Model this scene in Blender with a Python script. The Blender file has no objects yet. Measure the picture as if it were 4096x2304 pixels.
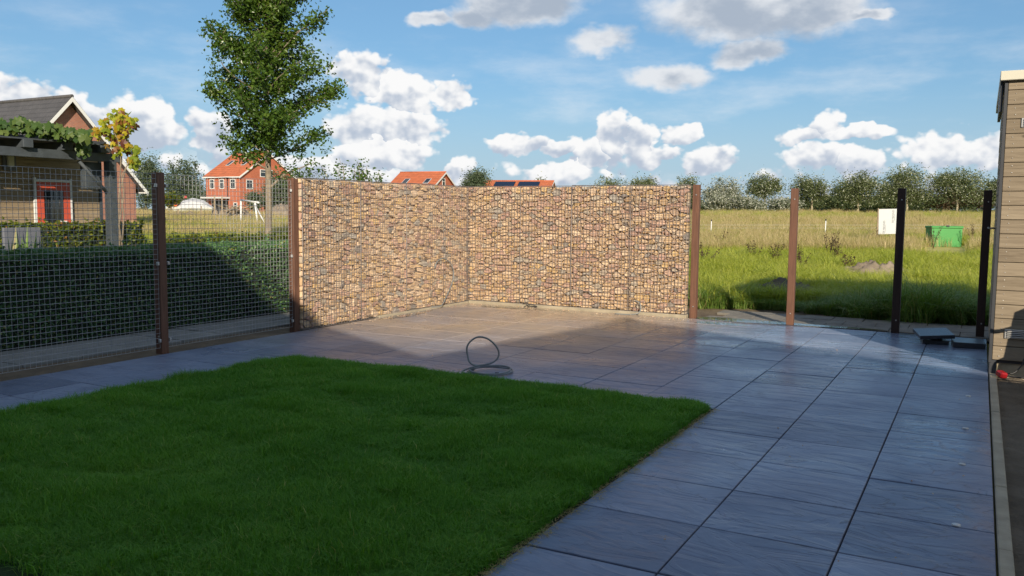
import bpy, bmesh, math, random
import numpy as np
from mathutils import Vector, Matrix, Euler
random.seed(7)
RNG = np.random.default_rng(11)
SC = bpy.context.scene
COL = SC.collection
R = math.radians

# ---------------------------------------------------------------- camera
HC, FPX, CXP, CYP = 1.45, 850.0, 512.0, 288.0
YAW = math.atan(467 / 850.0); PITCH = math.atan(76 / 850.0); ROLL = R(0.55)
FH = np.array([-math.sin(YAW), math.cos(YAW), 0.0]); RH = np.array([math.cos(YAW), math.sin(YAW), 0.0])
FW = FH * math.cos(PITCH) + np.array([0, 0, -math.sin(PITCH)])
U0 = np.cross(RH, FW)
RV = math.cos(ROLL) * RH + math.sin(ROLL) * U0
UV = -math.sin(ROLL) * RH + math.cos(ROLL) * U0
CPOS = np.array([0, 0, HC])
cam = bpy.data.cameras.new('camera'); cam.lens = 36 * FPX / 1024; cam.sensor_width = 36
cam.clip_start = 0.05; cam.clip_end = 5000
co = bpy.data.objects.new('camera', cam); COL.objects.link(co)
co.matrix_world = Matrix(((RV[0], UV[0], -FW[0], 0), (RV[1], UV[1], -FW[1], 0), (RV[2], UV[2], -FW[2], HC), (0, 0, 0, 1)))
SC.camera = co

# ---------------------------------------------------------------- sun, exposure
SUN_EL, SUN_AZ = R(22), R(143.9)
sd = Vector((math.sin(SUN_AZ) * math.cos(SUN_EL), math.cos(SUN_AZ) * math.cos(SUN_EL), math.sin(SUN_EL)))
sun = bpy.data.lights.new('sun', 'SUN'); sun.energy = 4.9; sun.angle = R(0.5); sun.color = (1.0, 0.87, 0.68)
so = bpy.data.objects.new('sun', sun); COL.objects.link(so)
so.rotation_euler = (-sd).to_track_quat('-Z', 'Y').to_euler()
SC.view_settings.view_transform = 'Standard'; SC.view_settings.look = 'None'
SC.view_settings.exposure = 0.52; SC.view_settings.gamma = 1.0

# ---------------------------------------------------------------- world sky with clouds
def dirpx(x, y):
    d = FW * FPX + RV * (x - CXP) - UV * (y - CYP)
    return d / np.linalg.norm(d)
def azel(x, y):
    d = dirpx(x, y); return math.atan2(d[0], d[1]), math.asin(d[2])
class NX:
    """tiny expression builder over Math nodes"""
    nt = None
    def __init__(s, k): s.k = k
    @staticmethod
    def op(o, *a, clamp=False):
        n = NX.nt.nodes.new('ShaderNodeMath'); n.operation = o; n.use_clamp = clamp
        for i, v in enumerate(a):
            if isinstance(v, NX): NX.nt.links.new(v.k, n.inputs[i])
            else: n.inputs[i].default_value = v
        return NX(n.outputs[0])
    def __add__(s, o): return NX.op('ADD', s, o)
    def __radd__(s, o): return NX.op('ADD', o, s)
    def __sub__(s, o): return NX.op('SUBTRACT', s, o)
    def __rsub__(s, o): return NX.op('SUBTRACT', o, s)
    def __mul__(s, o): return NX.op('MULTIPLY', s, o)
    def __rmul__(s, o): return NX.op('MULTIPLY', o, s)
    def __truediv__(s, o): return NX.op('DIVIDE', s, o)
    def max(s, o): return NX.op('MAXIMUM', s, o)
    def min(s, o): return NX.op('MINIMUM', s, o)
    def sstep(s, a, b):
        n = NX.nt.nodes.new('ShaderNodeMapRange'); n.interpolation_type = 'SMOOTHSTEP'
        NX.nt.links.new(s.k, n.inputs[0]); n.inputs[1].default_value = a; n.inputs[2].default_value = b
        return NX(n.outputs[0])
def build_world():
    w = bpy.data.worlds.new("World"); SC.world = w; w.use_nodes = True
    nt = w.node_tree; nt.nodes.clear(); NX.nt = nt
    L = nt.links.new
    out = nt.nodes.new('ShaderNodeOutputWorld')
    sk = nt.nodes.new('ShaderNodeTexSky'); sk.sky_type = 'NISHITA'; sk.sun_disc = False
    sk.sun_elevation = SUN_EL; sk.sun_rotation = SUN_AZ; sk.altitude = 0
    sk.air_density = 1.0; sk.dust_density = 0.6; sk.ozone_density = 1.4
    bgs = nt.nodes.new('ShaderNodeBackground'); bgs.inputs[1].default_value = 0.067
    # the phone's tone curve: evens out the bright horizon and the deep zenith
    gm = nt.nodes.new('ShaderNodeGamma'); gm.inputs[1].default_value = 0.62; L(sk.outputs[0], gm.inputs[0])
    tn = nt.nodes.new('ShaderNodeMix'); tn.data_type = 'RGBA'; tn.blend_type = 'MULTIPLY'; tn.inputs[0].default_value = 1.0
    L(gm.outputs[0], tn.inputs[6]); tn.inputs[7].default_value = (1.12, 1.74, 2.30, 1); 
    spz = nt.nodes.new('ShaderNodeSeparateXYZ'); tcz = nt.nodes.new('ShaderNodeTexCoord'); L(tcz.outputs['Generated'], spz.inputs[0])
    hz = nt.nodes.new('ShaderNodeMix'); hz.data_type = 'RGBA'; L((NX(spz.outputs[2]).sstep(0.17, -0.02) * 0.9).k, hz.inputs[0])
    L(tn.outputs[2], hz.inputs[6]); hz.inputs[7].default_value = (4.9, 6.3, 7.6, 1); L(hz.outputs[2], bgs.inputs[0])
    tc = nt.nodes.new('ShaderNodeTexCoord')
    sp = nt.nodes.new('ShaderNodeSeparateXYZ'); L(tc.outputs['Generated'], sp.inputs[0])
    X, Y, Z = (NX(sp.outputs[i]) for i in range(3))
    az = NX.op('ARCTAN2', X, Y); el = NX.op('ARCSINE', Z)
    def noise(scale, detail, rough, off=(0, 0, 0), sz=1.0, kind='NOISE'):
        cb = nt.nodes.new('ShaderNodeCombineXYZ')
        L((az + off[0]).k, cb.inputs[0]); L(((el + off[1]) * sz).k, cb.inputs[1]); cb.inputs[2].default_value = off[2]
        if kind == 'NOISE':
            n = nt.nodes.new('ShaderNodeTexNoise'); n.inputs['Scale'].default_value = scale
            n.inputs['Detail'].default_value = detail; n.inputs['Roughness'].default_value = rough
            L(cb.outputs[0], n.inputs['Vector']); return NX(n.outputs['Fac'])
        n = nt.nodes.new('ShaderNodeTexVoronoi'); n.inputs['Scale'].default_value = scale
        n.inputs['Detail'].default_value = detail; n.inputs['Roughness'].default_value = rough
        L(cb.outputs[0], n.inputs['Vector']); return NX(n.outputs['Distance'])
    cbw = nt.nodes.new('ShaderNodeCombineXYZ'); L(az.k, cbw.inputs[0]); L((el * 1.4).k, cbw.inputs[1])
    nw = nt.nodes.new('ShaderNodeTexNoise'); nw.inputs['Scale'].default_value = 16; nw.inputs['Detail'].default_value = 4; nw.inputs['Roughness'].default_value = 0.6; L(cbw.outputs[0], nw.inputs['Vector'])
    spw = nt.nodes.new('ShaderNodeSeparateColor'); L(nw.outputs['Color'], spw.inputs[0])
    azw = az + (NX(spw.outputs[0]) - 0.5) * 0.065; elw = el + (NX(spw.outputs[1]) - 0.5) * 0.045
    def field(blobs):
        E, V = None, None
        for (px, py, rx, ryt, ryb) in blobs:
            a, e = azel(px, py)
            u = (azw - a) / (rx / FPX)
            dv = elw - e
            v = NX.op('MAXIMUM', dv / (ryt / FPX), dv / (-ryb / FPX))
            q = NX.op('SQRT', NX.op('MULTIPLY_ADD', u, u, v * v))
            env = 1.0 - q
            sv = dv / (ryt / FPX)
            if E is None: E, V = env, sv
            else:
                c = NX.op('GREATER_THAN', env, E)
                V = NX.op('MULTIPLY_ADD', sv - V, c, V); E = E.max(env)
        return E, V
    crisp = [  # px, py, half width, half height above, below (1024 px frame)
        (360, 70, 46, 28, 26), (412, 92, 50, 28, 24), (450, 98, 28, 32, 20), (388, 128, 80, 28, 24), (380, 155, 60, 24, 24),
        (4, 94, 40, 26, 34), (62, 104, 40, 18, 30), (118, 118, 26, 30, 44), (152, 124, 34, 32, 36), (208, 132, 24, 24, 34),
        (525, 146, 38, 17, 12), (562, 152, 26, 14, 11), (612, 134, 24, 28, 44), (640, 144, 28, 26, 28), (596, 160, 22, 24, 20), (682, 130, 24, 17, 14), (655, 150, 40, 12, 9),
        (704, 165, 32, 20, 16), (560, 176, 60, 14, 12), (462, 172, 22, 22, 22),
        (828, 124, 20, 18, 12), (806, 134, 36, 16, 12), (856, 130, 44, 10, 9), (822, 158, 36, 20, 18), (856, 168, 34, 20, 16),
        (935, 154, 46, 26, 22), (985, 156, 46, 24, 24), (1060, 150, 60, 26, 26), (60, 168, 130, 20, 24), (330, 172, 90, 20, 22)]
    soft = [(535, 6, 76, 22, 22), (475, 16, 36, 12, 14), (430, 18, 22, 8, 10), (735, 12, 104, 36, 30), (805, 8, 56, 26, 18),
        (752, 50, 40, 14, 12), (606, 40, 44, 18, 16), (672, 72, 46, 12, 13), (865, 12, 18, 6, 6)]
    Ec, Vc = field(crisp); Es, Vs = field(soft)
    # the same cumulus goes on out of view, spread overhead to lift the shade
    cosd = NX.op('COSINE', az + YAW)
    outside = (cosd.sstep(0.80, 0.62)).max(el.sstep(0.36, 0.6))
    low = noise(3.1, 2.0, 0.5, (0.3, 0.1, 4.0), 1.7)
    gen = (low - 0.49) * 5.0 + (outside - 1.0) * 4.0
    Ec = Ec.max(gen)
    Vc = Vc * (1.0 - outside) + outside * 0.3
    # low bank of cloud and haze near the horizon
    bank = 0.22 - NX.op('ABSOLUTE', el - 0.030) / 0.14
    Ec = Ec.max(bank)
    n1 = noise(11.0, 7.0, 0.56, (0, 0, 1.3), 1.25)
    n1b = noise(11.0, 5.0, 0.56, (0.012, 0.016, 1.3), 1.25)
    v1 = noise(30.0, 2.0, 0.6, (0, 0, 0.5), 1.2, 'VOR')
    v1b = noise(30.0, 2.0, 0.6, (0.007, 0.010, 0.5), 1.2, 'VOR')
    n3 = noise(34.0, 4.0, 0.6, (0, 0, 7.7), 1.3)
    dc = Ec * 1.7 + (n1 - 0.5) * 0.95 + (0.40 - v1) * 0.85 + (n3 - 0.5) * 0.40 + 0.34
    mc = dc.sstep(0.03, 0.42)
    relief = (n1 - n1b) * 4.0 + (v1b - v1) * 1.5
    sh = Vc * 0.62 + relief * 0.62 + (n3 - 0.5) * 0.25 + 0.74 - dc * 0.12
    shc = sh.sstep(0.0, 1.05)
    s1 = noise(7.0, 6.0, 0.55, (1.0, 0, 3.3), 1.7)
    s1b = noise(7.0, 5.0, 0.55, (1.012, 0.02, 3.3), 1.7)
    ds = Es * 1.25 + (s1 - 0.5) * 2.7 + (n3 - 0.5) * 0.3 + 0.16
    ms = ds.sstep(-0.05, 0.75) * 0.94
    shs = (Vs * 0.10 + (s1 - s1b) * 4.5 - ds * 0.55 + 0.92).sstep(0.0, 1.0)
    def ramp(fac, c0, c1):
        m = nt.nodes.new('ShaderNodeMix'); m.data_type = 'RGBA'
        L(fac.k, m.inputs[0]); m.inputs[6].default_value = (*c0, 1); m.inputs[7].default_value = (*c1, 1)
        return m.outputs[2]
    colc = ramp(shc, (0.47, 0.54, 0.65), (0.93, 0.93, 0.93))
    cols = ramp(shs, (0.40, 0.46, 0.55), (0.78, 0.80, 0.83))
    # distant cloud fades into the pale air near the horizon
    bgc = nt.nodes.new('ShaderNodeBackground'); bgc.inputs[1].default_value = 0.72; L(colc, bgc.inputs[0])
    bg2 = nt.nodes.new('ShaderNodeBackground'); bg2.inputs[1].default_value = 0.72; L(cols, bg2.inputs[0])
    veil = noise(5.0, 6.0, 0.6, (2.0, 0, 6.1), 3.2).sstep(0.46, 0.78) * el.sstep(0.30, 0.10) * 0.42
    mc = mc.max(veil)
    m1 = nt.nodes.new('ShaderNodeMixShader'); L((mc * el.sstep(-0.02, 0.012)).k, m1.inputs[0]); L(bgs.outputs[0], m1.inputs[1]); L(bgc.outputs[0], m1.inputs[2])
    m2 = nt.nodes.new('ShaderNodeMixShader'); L(ms.k, m2.inputs[0]); L(m1.outputs[0], m2.inputs[1]); L(bg2.outputs[0], m2.inputs[2])
    L(m2.outputs[0], out.inputs['Surface'])
    w.cycles.sampling_method = 'MANUAL'; w.cycles.sample_map_resolution = 256
build_world()

# ---------------------------------------------------------------- helpers: placing
def PT(px, D, py=None, z=None):
    """the place seen at picture column px at D metres ahead of the viewer, at the height of row py (or at height z)"""
    d = dirpx(px, 212 if py is None else py)
    s = D / float(d @ FH)
    p = CPOS + d * s
    if py is None: p[2] = z if z is not None else 0
    return Vector(p)
def terr(x, y):
    r = math.hypot(x, y)
    return 0.0105 * min(max(0.0, r - 14.5), 140)
def GP(px, D):
    p = PT(px, D); p.z = terr(p.x, p.y); return p

# ---------------------------------------------------------------- helpers: meshes
class MB:
    def __init__(s): s.v = []; s.f = []; s.sm = []
    def add(s, vs, fs, sm=False):
        o = len(s.v); s.v += [tuple(v) for v in vs]
        for f in fs: s.f.append(tuple(i + o for i in f)); s.sm.append(sm)
    def box(s, lo, hi, M=None, bev=0.0):
        x0, y0, z0 = lo; x1, y1, z1 = hi
        if bev > 0:
            b = bev; vs = []; fs = []
            bm = bmesh.new(); bmesh.ops.create_cube(bm, size=1)
            for v in bm.verts:
                v.co = Vector(((x0 + x1) / 2 + v.co.x * (x1 - x0), (y0 + y1) / 2 + v.co.y * (y1 - y0), (z0 + z1) / 2 + v.co.z * (z1 - z0)))
            bmesh.ops.bevel(bm, geom=bm.edges[:], offset=b, segments=1, affect='EDGES')
            bm.verts.index_update()
            vs = [v.co.copy() for v in bm.verts]; fs = [[v.index for v in f.verts] for f in bm.faces]; bm.free()
        else:
            vs = [Vector((x, y, z)) for x in (x0, x1) for y in (y0, y1) for z in (z0, z1)]
            fs = [(0, 1, 3, 2), (4, 6, 7, 5), (0, 4, 5, 1), (2, 3, 7, 6), (0, 2, 6, 4), (1, 5, 7, 3)]
        if M is not None: vs = [M @ v for v in vs]
        s.add(vs, fs)
    def tube(s, pts, r, n=6, caps=True):
        pts = [Vector(p) for p in pts]; rs = r if isinstance(r, (list, tuple)) else [r] * len(pts)
        vs = []; fs = []; nrm = None
        for i, p in enumerate(pts):
            t = (pts[min(i + 1, len(pts) - 1)] - pts[max(i - 1, 0)]).normalized()
            if nrm is None:
                nrm = t.orthogonal().normalized()
            else:
                nrm = (nrm - t * nrm.dot(t)); nrm = nrm.normalized() if nrm.length > 1e-6 else t.orthogonal().normalized()
            b = t.cross(nrm)
            for k in range(n):
                a = 2 * math.pi * k / n + (math.pi / n)
                vs.append(p + (nrm * math.cos(a) + b * math.sin(a)) * rs[i])
        for i in range(len(pts) - 1):
            for k in range(n):
                a, b_ = i * n + k, i * n + (k + 1) % n
                fs.append((a, b_, b_ + n, a + n))
        s.add(vs, fs, True)
        if caps: s.add([], []); o = len(s.v) - len(vs); s.f += [tuple(o + k for k in reversed(range(n))), tuple(o + (len(pts) - 1) * n + k for k in range(n))]; s.sm += [False, False]
    def prism(s, poly, axis_vec):
        n = len(poly); a = Vector(axis_vec); vs = [Vector(p) for p in poly] + [Vector(p) + a for p in poly]
        fs = [tuple(range(n - 1, -1, -1)), tuple(range(n, 2 * n))] + [(i, (i + 1) % n, (i + 1) % n + n, i + n) for i in range(n)]
        s.add(vs, fs)
    def mesh(s, name, mat):
        me = bpy.data.meshes.new(name); me.from_pydata(s.v, [], s.f)
        me.polygons.foreach_set('use_smooth', s.sm); me.materials.append(mat); me.update()
        return me
    def build(s, name, mat, parent=None, **kw):
        return link(name, s.mesh(name, mat), parent, **kw)
def link(name, data, parent=None, loc=None, rot=None, **kw):
    o = bpy.data.objects.new(name, data); COL.objects.link(o)
    if parent is not None: o.parent = parent
    if loc is not None: o.location = loc
    if rot is not None: o.rotation_euler = rot
    tag(o, **kw); return o
def tag(o, label=None, cat=None, group=None, kind=None):
    if label: o['label'] = label
    if cat: o['category'] = cat
    if group: o['group'] = group
    if kind: o['kind'] = kind
    return o
def empty(name, loc=(0, 0, 0), rz=0, **kw):
    o = bpy.data.objects.new(name, None); COL.objects.link(o); o.location = loc; o.rotation_euler = (0, 0, rz)
    o.empty_display_size = 0.1
    return tag(o, **kw)
def npmesh(name, V, F, mat, smooth=False):
    """V (n,3) verts, F (m,k) faces of one size"""
    me = bpy.data.meshes.new(name); V = np.asarray(V, np.float32); F = np.asarray(F, np.int32)
    m, k = F.shape
    me.vertices.add(len(V)); me.vertices.foreach_set('co', V.ravel())
    me.loops.add(m * k); me.loops.foreach_set('vertex_index', F.ravel())
    me.polygons.add(m); me.polygons.foreach_set('loop_start', np.arange(m, dtype=np.int32) * k)
    me.polygons.foreach_set('use_smooth', np.full(m, smooth))
    me.materials.append(mat); me.update(calc_edges=True)
    return me
def rotm(rng, n, tilt=None):
    """random rotation matrices (n,3,3)"""
    q = rng.normal(size=(n, 4)); q /= np.linalg.norm(q, axis=1)[:, None]
    w, x, y, z = q.T
    return np.stack([np.stack([1 - 2 * (y * y + z * z), 2 * (x * y - z * w), 2 * (x * z + y * w)], 1),
                     np.stack([2 * (x * y + z * w), 1 - 2 * (x * x + z * z), 2 * (y * z - x * w)], 1),
                     np.stack([2 * (x * z - y * w), 2 * (y * z + x * w), 1 - 2 * (x * x + y * y)], 1)], 1)
def leaves_mesh(name, P, size, mat, rng, aspect=0.55, droop=0.35, up=0.25):
    """one folded leaf (two triangles pairs) at each point"""
    n = len(P); size = np.broadcast_to(np.asarray(size, float), (n,)) * rng.uniform(0.7, 1.25, n)
    d = rng.normal(size=(n, 3)); d[:, 2] = d[:, 2] * 0.6 - droop; d /= np.linalg.norm(d, axis=1)[:, None]
    nr = rng.normal(size=(n, 3)); nr[:, 2] += up; nr -= d * (nr * d).sum(1)[:, None]; nr /= np.linalg.norm(nr, axis=1)[:, None] + 1e-9
    s = np.cross(d, nr)
    L = size[:, None]; W = L * aspect
    b = P - d * L * 0.5; t = P + d * L * 0.5
    l = P - s * W * 0.5 + nr * L * 0.10; r = P + s * W * 0.5 + nr * L * 0.10
    V = np.stack([b, l, t, r], 1).reshape(-1, 3)
    i = np.arange(n) * 4
    F = np.concatenate([np.stack([i, i + 2, i + 1], 1), np.stack([i, i + 3, i + 2], 1)])
    return npmesh(name, V, F, mat)

# ---------------------------------------------------------------- helpers: materials
MATS = {}
def new_mat(name):
    m = bpy.data.materials.new(name); m.use_nodes = True
    nt = m.node_tree; b = nt.nodes['Principled BSDF']; MATS[name] = m
    return m, nt, b
def node(nt, t, **kw):
    n = nt.nodes.new(t)
    for k, v in kw.items():
        if hasattr(n, k): setattr(n, k, v)
        else: n.inputs[k.replace('_', ' ')].default_value = v
    return n
def coords(nt, scale=(1, 1, 1), kind='Object'):
    if kind == 'World':
        g = nt.nodes.new('ShaderNodeNewGeometry'); src = g.outputs['Position']
    else:
        t = nt.nodes.new('ShaderNodeTexCoord'); src = t.outputs[kind]
    mp = nt.nodes.new('ShaderNodeMapping'); mp.inputs['Scale'].default_value = scale
    nt.links.new(src, mp.inputs[0]); return mp.outputs[0]
def tnoise(nt, vec, scale, detail=5, rough=0.55, dist=0.0):
    n = nt.nodes.new('ShaderNodeTexNoise'); n.inputs['Scale'].default_value = scale; n.inputs['Detail'].default_value = detail
    n.inputs['Roughness'].default_value = rough; n.inputs['Distortion'].default_value = dist
    if vec is not None: nt.links.new(vec, n.inputs['Vector'])
    return n.outputs['Fac']
def ramp(nt, fac, stops, mode='LINEAR'):
    r = nt.nodes.new('ShaderNodeValToRGB'); r.color_ramp.interpolation = mode
    e = r.color_ramp.elements
    while len(e) < len(stops): e.new(0.5)
    for i, (p, c) in enumerate(stops):
        e[i].position = p; e[i].color = (*c, 1) if len(c) == 3 else c
    nt.links.new(fac, r.inputs[0]); return r.outputs[0]
def mixc(nt, fac, a, b, mode='MIX'):
    m = nt.nodes.new('ShaderNodeMix'); m.data_type = 'RGBA'; m.blend_type = mode
    for i, v in ((0, fac), (6, a), (7, b)):
        if hasattr(v, 'is_linked'): nt.links.new(v, m.inputs[i])
        elif i == 0: m.inputs[0].default_value = v
        else: m.inputs[i].default_value = (*v, 1)
    return m.outputs[2]
def maths(nt, op, a, b=None, clamp=False):
    m = nt.nodes.new('ShaderNodeMath'); m.operation = op; m.use_clamp = clamp
    for i, v in enumerate((a, b)):
        if v is None: continue
        if hasattr(v, 'is_linked'): nt.links.new(v, m.inputs[i])
        else: m.inputs[i].default_value = v
    return m.outputs[0]
def bump(nt, b, h, strength=0.3, dist=0.01):
    n = nt.nodes.new('ShaderNodeBump'); n.inputs['Strength'].default_value = strength; n.inputs['Distance'].default_value = dist
    nt.links.new(h, n.inputs['Height']); nt.links.new(n.outputs[0], b.inputs['Normal']); return n
def rnd(nt):
    """one random number for each object and each loose piece"""
    o = nt.nodes.new('ShaderNodeObjectInfo'); g = nt.nodes.new('ShaderNodeNewGeometry')
    return maths(nt, 'FRACT', maths(nt, 'ADD', o.outputs['Random'], g.outputs['Random Per Island']))
def plain(name, c, rough=0.6, var=0.15, scale=6.0, metal=0.0, bmp=0.0, bscale=60, kind='Object', spec=0.5):
    m, nt, b = new_mat(name)
    v = coords(nt, kind=kind); f = tnoise(nt, v, scale, 6, 0.6)
    nt.links.new(ramp(nt, f, [(0.3, [x * (1 - var) for x in c]), (0.7, [min(1, x * (1 + var)) for x in c])]), b.inputs['Base Color'])
    b.inputs['Roughness'].default_value = rough; b.inputs['Metallic'].default_value = metal; b.inputs['Specular IOR Level'].default_value = spec
    if bmp: bump(nt, b, tnoise(nt, v, bscale, 4, 0.6), bmp, 0.01)
    return m
def foliage(name, stops, trans=0.35, rough=0.5, posvar=None):
    m, nt, b = new_mat(name)
    r = rnd(nt)
    if posvar:
        r = maths(nt, 'ADD', maths(nt, 'MULTIPLY', r, 0.5), maths(nt, 'MULTIPLY', maths(nt, 'SUBTRACT', tnoise(nt, coords(nt, kind='World'), posvar, 4), 0.25), 1.0), True)
    c = ramp(nt, r, stops)
    nt.links.new(c, b.inputs['Base Color']); b.inputs['Roughness'].default_value = rough; b.inputs['Specular IOR Level'].default_value = 0.35
    t = nt.nodes.new('ShaderNodeBsdfTranslucent'); nt.links.new(mixc(nt, 1.0, c, (1.25, 1.3, 0.5), 'MULTIPLY'), t.inputs[0])
    mx = nt.nodes.new('ShaderNodeMixShader'); mx.inputs[0].default_value = trans
    nt.links.new(b.outputs[0], mx.inputs[1]); nt.links.new(t.outputs[0], mx.inputs[2])
    nt.links.new(mx.outputs[0], nt.nodes['Material Output'].inputs[0])
    return m
def wood(name, c0, c1, axis='X', rough=0.7, scale=1.0, spec=0.3, knots=False):
    m, nt, b = new_mat(name)
    sc = {'X': (1.2, 18, 18), 'Y': (18, 1.2, 18), 'Z': (18, 18, 1.2)}[axis]
    tx = nt.nodes.new('ShaderNodeTexCoord'); oi = nt.nodes.new('ShaderNodeObjectInfo')
    ad = nt.nodes.new('ShaderNodeVectorMath'); ad.operation = 'ADD'
    sc2 = nt.nodes.new('ShaderNodeVectorMath'); sc2.operation = 'SCALE'; sc2.inputs[0].default_value = (7, 5, 9)
    nt.links.new(oi.outputs['Random'], sc2.inputs['Scale'])
    nt.links.new(tx.outputs['Object'], ad.inputs[0]); nt.links.new(sc2.outputs[0], ad.inputs[1])
    mp = nt.nodes.new('ShaderNodeMapping'); mp.inputs['Scale'].default_value = [x * scale for x in sc]; nt.links.new(ad.outputs[0], mp.inputs[0])
    f = tnoise(nt, mp.outputs[0], 2.0, 7, 0.62, 1.2)
    c = ramp(nt, f, [(0.30, [x * .7 for x in c0]), (0.42, c0), (0.70, c1)])
    c = mixc(nt, 0.35, c, ramp(nt, oi.outputs['Random'], [(0, [x * .75 for x in c0]), (1, [min(1, x * 1.15) for x in c1])]))
    if knots:
        v = nt.nodes.new('ShaderNodeTexVoronoi'); v.inputs['Scale'].default_value = 3.2
        mp2 = nt.nodes.new('ShaderNodeMapping'); mp2.inputs['Scale'].default_value = (1, 1, 1.6); nt.links.new(ad.outputs[0], mp2.inputs[0]); nt.links.new(mp2.outputs[0], v.inputs['Vector'])
        c = mixc(nt, ramp(nt, v.outputs['Distance'], [(0.03, (1, 1, 1)), (0.10, (0, 0, 0))]), c, [x * .45 for x in c0])
    nt.links.new(c, b.inputs['Base Color']); b.inputs['Roughness'].default_value = rough; b.inputs['Specular IOR Level'].default_value = spec
    bump(nt, b, f, 0.25, 0.004)
    return m

def mat_tile():
    m, nt, b = new_mat('slate_tile')
    oi = nt.nodes.new('ShaderNodeObjectInfo'); pos = coords(nt, kind='World')
    off = nt.nodes.new('ShaderNodeVectorMath'); off.operation = 'SCALE'; off.inputs[0].default_value = (31, 17, 5); nt.links.new(oi.outputs['Random'], off.inputs['Scale'])
    ad = nt.nodes.new('ShaderNodeVectorMath'); ad.operation = 'ADD'; nt.links.new(pos, ad.inputs[0]); nt.links.new(off.outputs[0], ad.inputs[1])
    mp = nt.nodes.new('ShaderNodeMapping'); mp.inputs['Scale'].default_value = (1.0, 2.3, 1); mp.inputs['Rotation'].default_value = (0, 0, R(9)); nt.links.new(ad.outputs[0], mp.inputs[0])
    riv = tnoise(nt, mp.outputs[0], 2.1, 6, 0.50, 1.3)
    fine = tnoise(nt, ad.outputs[0], 22, 6, 0.65)
    # stepped cleft of riven slate
    step = ramp(nt, riv, [(0.36, (0, 0, 0)), (0.40, (.35, .35, .35)), (0.47, (.42, .42, .42)), (0.50, (.66, .66, .66)), (0.60, (.72, .72, .72)), (0.63, (1, 1, 1))])
    base = ramp(nt, fine, [(0.25, (0.125, 0.152, 0.225)), (0.75, (0.185, 0.220, 0.315))])
    base = mixc(nt, 0.55, base, ramp(nt, oi.outputs['Random'], [(0, (0.080, 0.104, 0.165)), (0.5, (0.150, 0.186, 0.275)), (1, (0.225, 0.265, 0.360))]))
    stain = tnoise(nt, pos, 1.7, 7, 0.62, 0.8)
    base = mixc(nt, 1.0, base, ramp(nt, stain, [(0.32, (0.74, 0.75, 0.78)), (0.68, (1.14, 1.13, 1.10))]), 'MULTIPLY')
    # sand and silt washed off the stone fill, thickest by the wall
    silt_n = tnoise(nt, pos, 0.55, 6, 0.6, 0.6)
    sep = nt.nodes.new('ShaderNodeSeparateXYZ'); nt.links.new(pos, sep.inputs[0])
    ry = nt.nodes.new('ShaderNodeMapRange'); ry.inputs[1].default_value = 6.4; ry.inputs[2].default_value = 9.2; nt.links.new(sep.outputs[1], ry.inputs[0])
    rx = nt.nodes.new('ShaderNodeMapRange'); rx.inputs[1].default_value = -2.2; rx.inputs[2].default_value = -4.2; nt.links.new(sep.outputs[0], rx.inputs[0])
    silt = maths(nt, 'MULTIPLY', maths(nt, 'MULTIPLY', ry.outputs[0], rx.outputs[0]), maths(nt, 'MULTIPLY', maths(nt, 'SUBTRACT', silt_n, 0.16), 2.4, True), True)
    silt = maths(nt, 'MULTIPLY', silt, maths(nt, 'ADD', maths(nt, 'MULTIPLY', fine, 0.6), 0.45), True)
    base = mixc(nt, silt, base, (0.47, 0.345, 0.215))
    # pale chalky scuffs
    scf = tnoise(nt, mp.outputs[0], 6.5, 9, 0.68, 2.0)
    sc2 = ramp(nt, scf, [(0.665, (0, 0, 0)), (0.72, (1, 1, 1))])
    base = mixc(nt, maths(nt, 'MULTIPLY', sc2, 0.10), base, (0.42, 0.42, 0.42))
    cl = ramp(nt, riv, [(0.485, (0, 0, 0)), (0.497, (1, 1, 1)), (0.509, (0, 0, 0))])
    cl2 = ramp(nt, riv, [(0.615, (0, 0, 0)), (0.622, (1, 1, 1)), (0.630, (0, 0, 0))])
    spar = ramp(nt, tnoise(nt, ad.outputs[0], 1.3, 3), [(0.50, (0, 0, 0)), (0.62, (1, 1, 1))])
    base = mixc(nt, maths(nt, 'MULTIPLY', maths(nt, 'MULTIPLY', maths(nt, 'ADD', cl, cl2, True), spar), 0.75), base, (0.045, 0.05, 0.065))
    nt.links.new(base, b.inputs['Base Color'])
    wet = tnoise(nt, pos, 0.9, 5, 0.6, 0.5)
    ro = ramp(nt, wet, [(0.3, (0.22, 0.22, 0.22)), (0.65, (0.46, 0.46, 0.46))])
    ro = mixc(nt, maths(nt, 'MULTIPLY', silt, 0.5), ro, (0.36, 0.36, 0.36))
    wy = nt.nodes.new('ShaderNodeMapRange'); wy.inputs[1].default_value = 8.2; wy.inputs[2].default_value = 11.2; nt.links.new(sep.outputs[1], wy.inputs[0])
    wf = maths(nt, 'MULTIPLY', wy.outputs[0], ramp(nt, wet, [(0.40, (1, 1, 1)), (0.58, (0.25, 0.25, 0.25))]))
    ro = mixc(nt, wf, ro, (0.11, 0.11, 0.11))
    nt.links.new(ro, b.inputs['Roughness']); b.inputs['Specular IOR Level'].default_value = 0.42; b.inputs['IOR'].default_value = 1.45
    hsum = maths(nt, 'ADD', step, maths(nt, 'ADD', maths(nt, 'MULTIPLY', riv, 0.9), maths(nt, 'MULTIPLY', fine, 0.05)))
    bump(nt, b, hsum, 0.75, 0.010)
    return m
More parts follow.
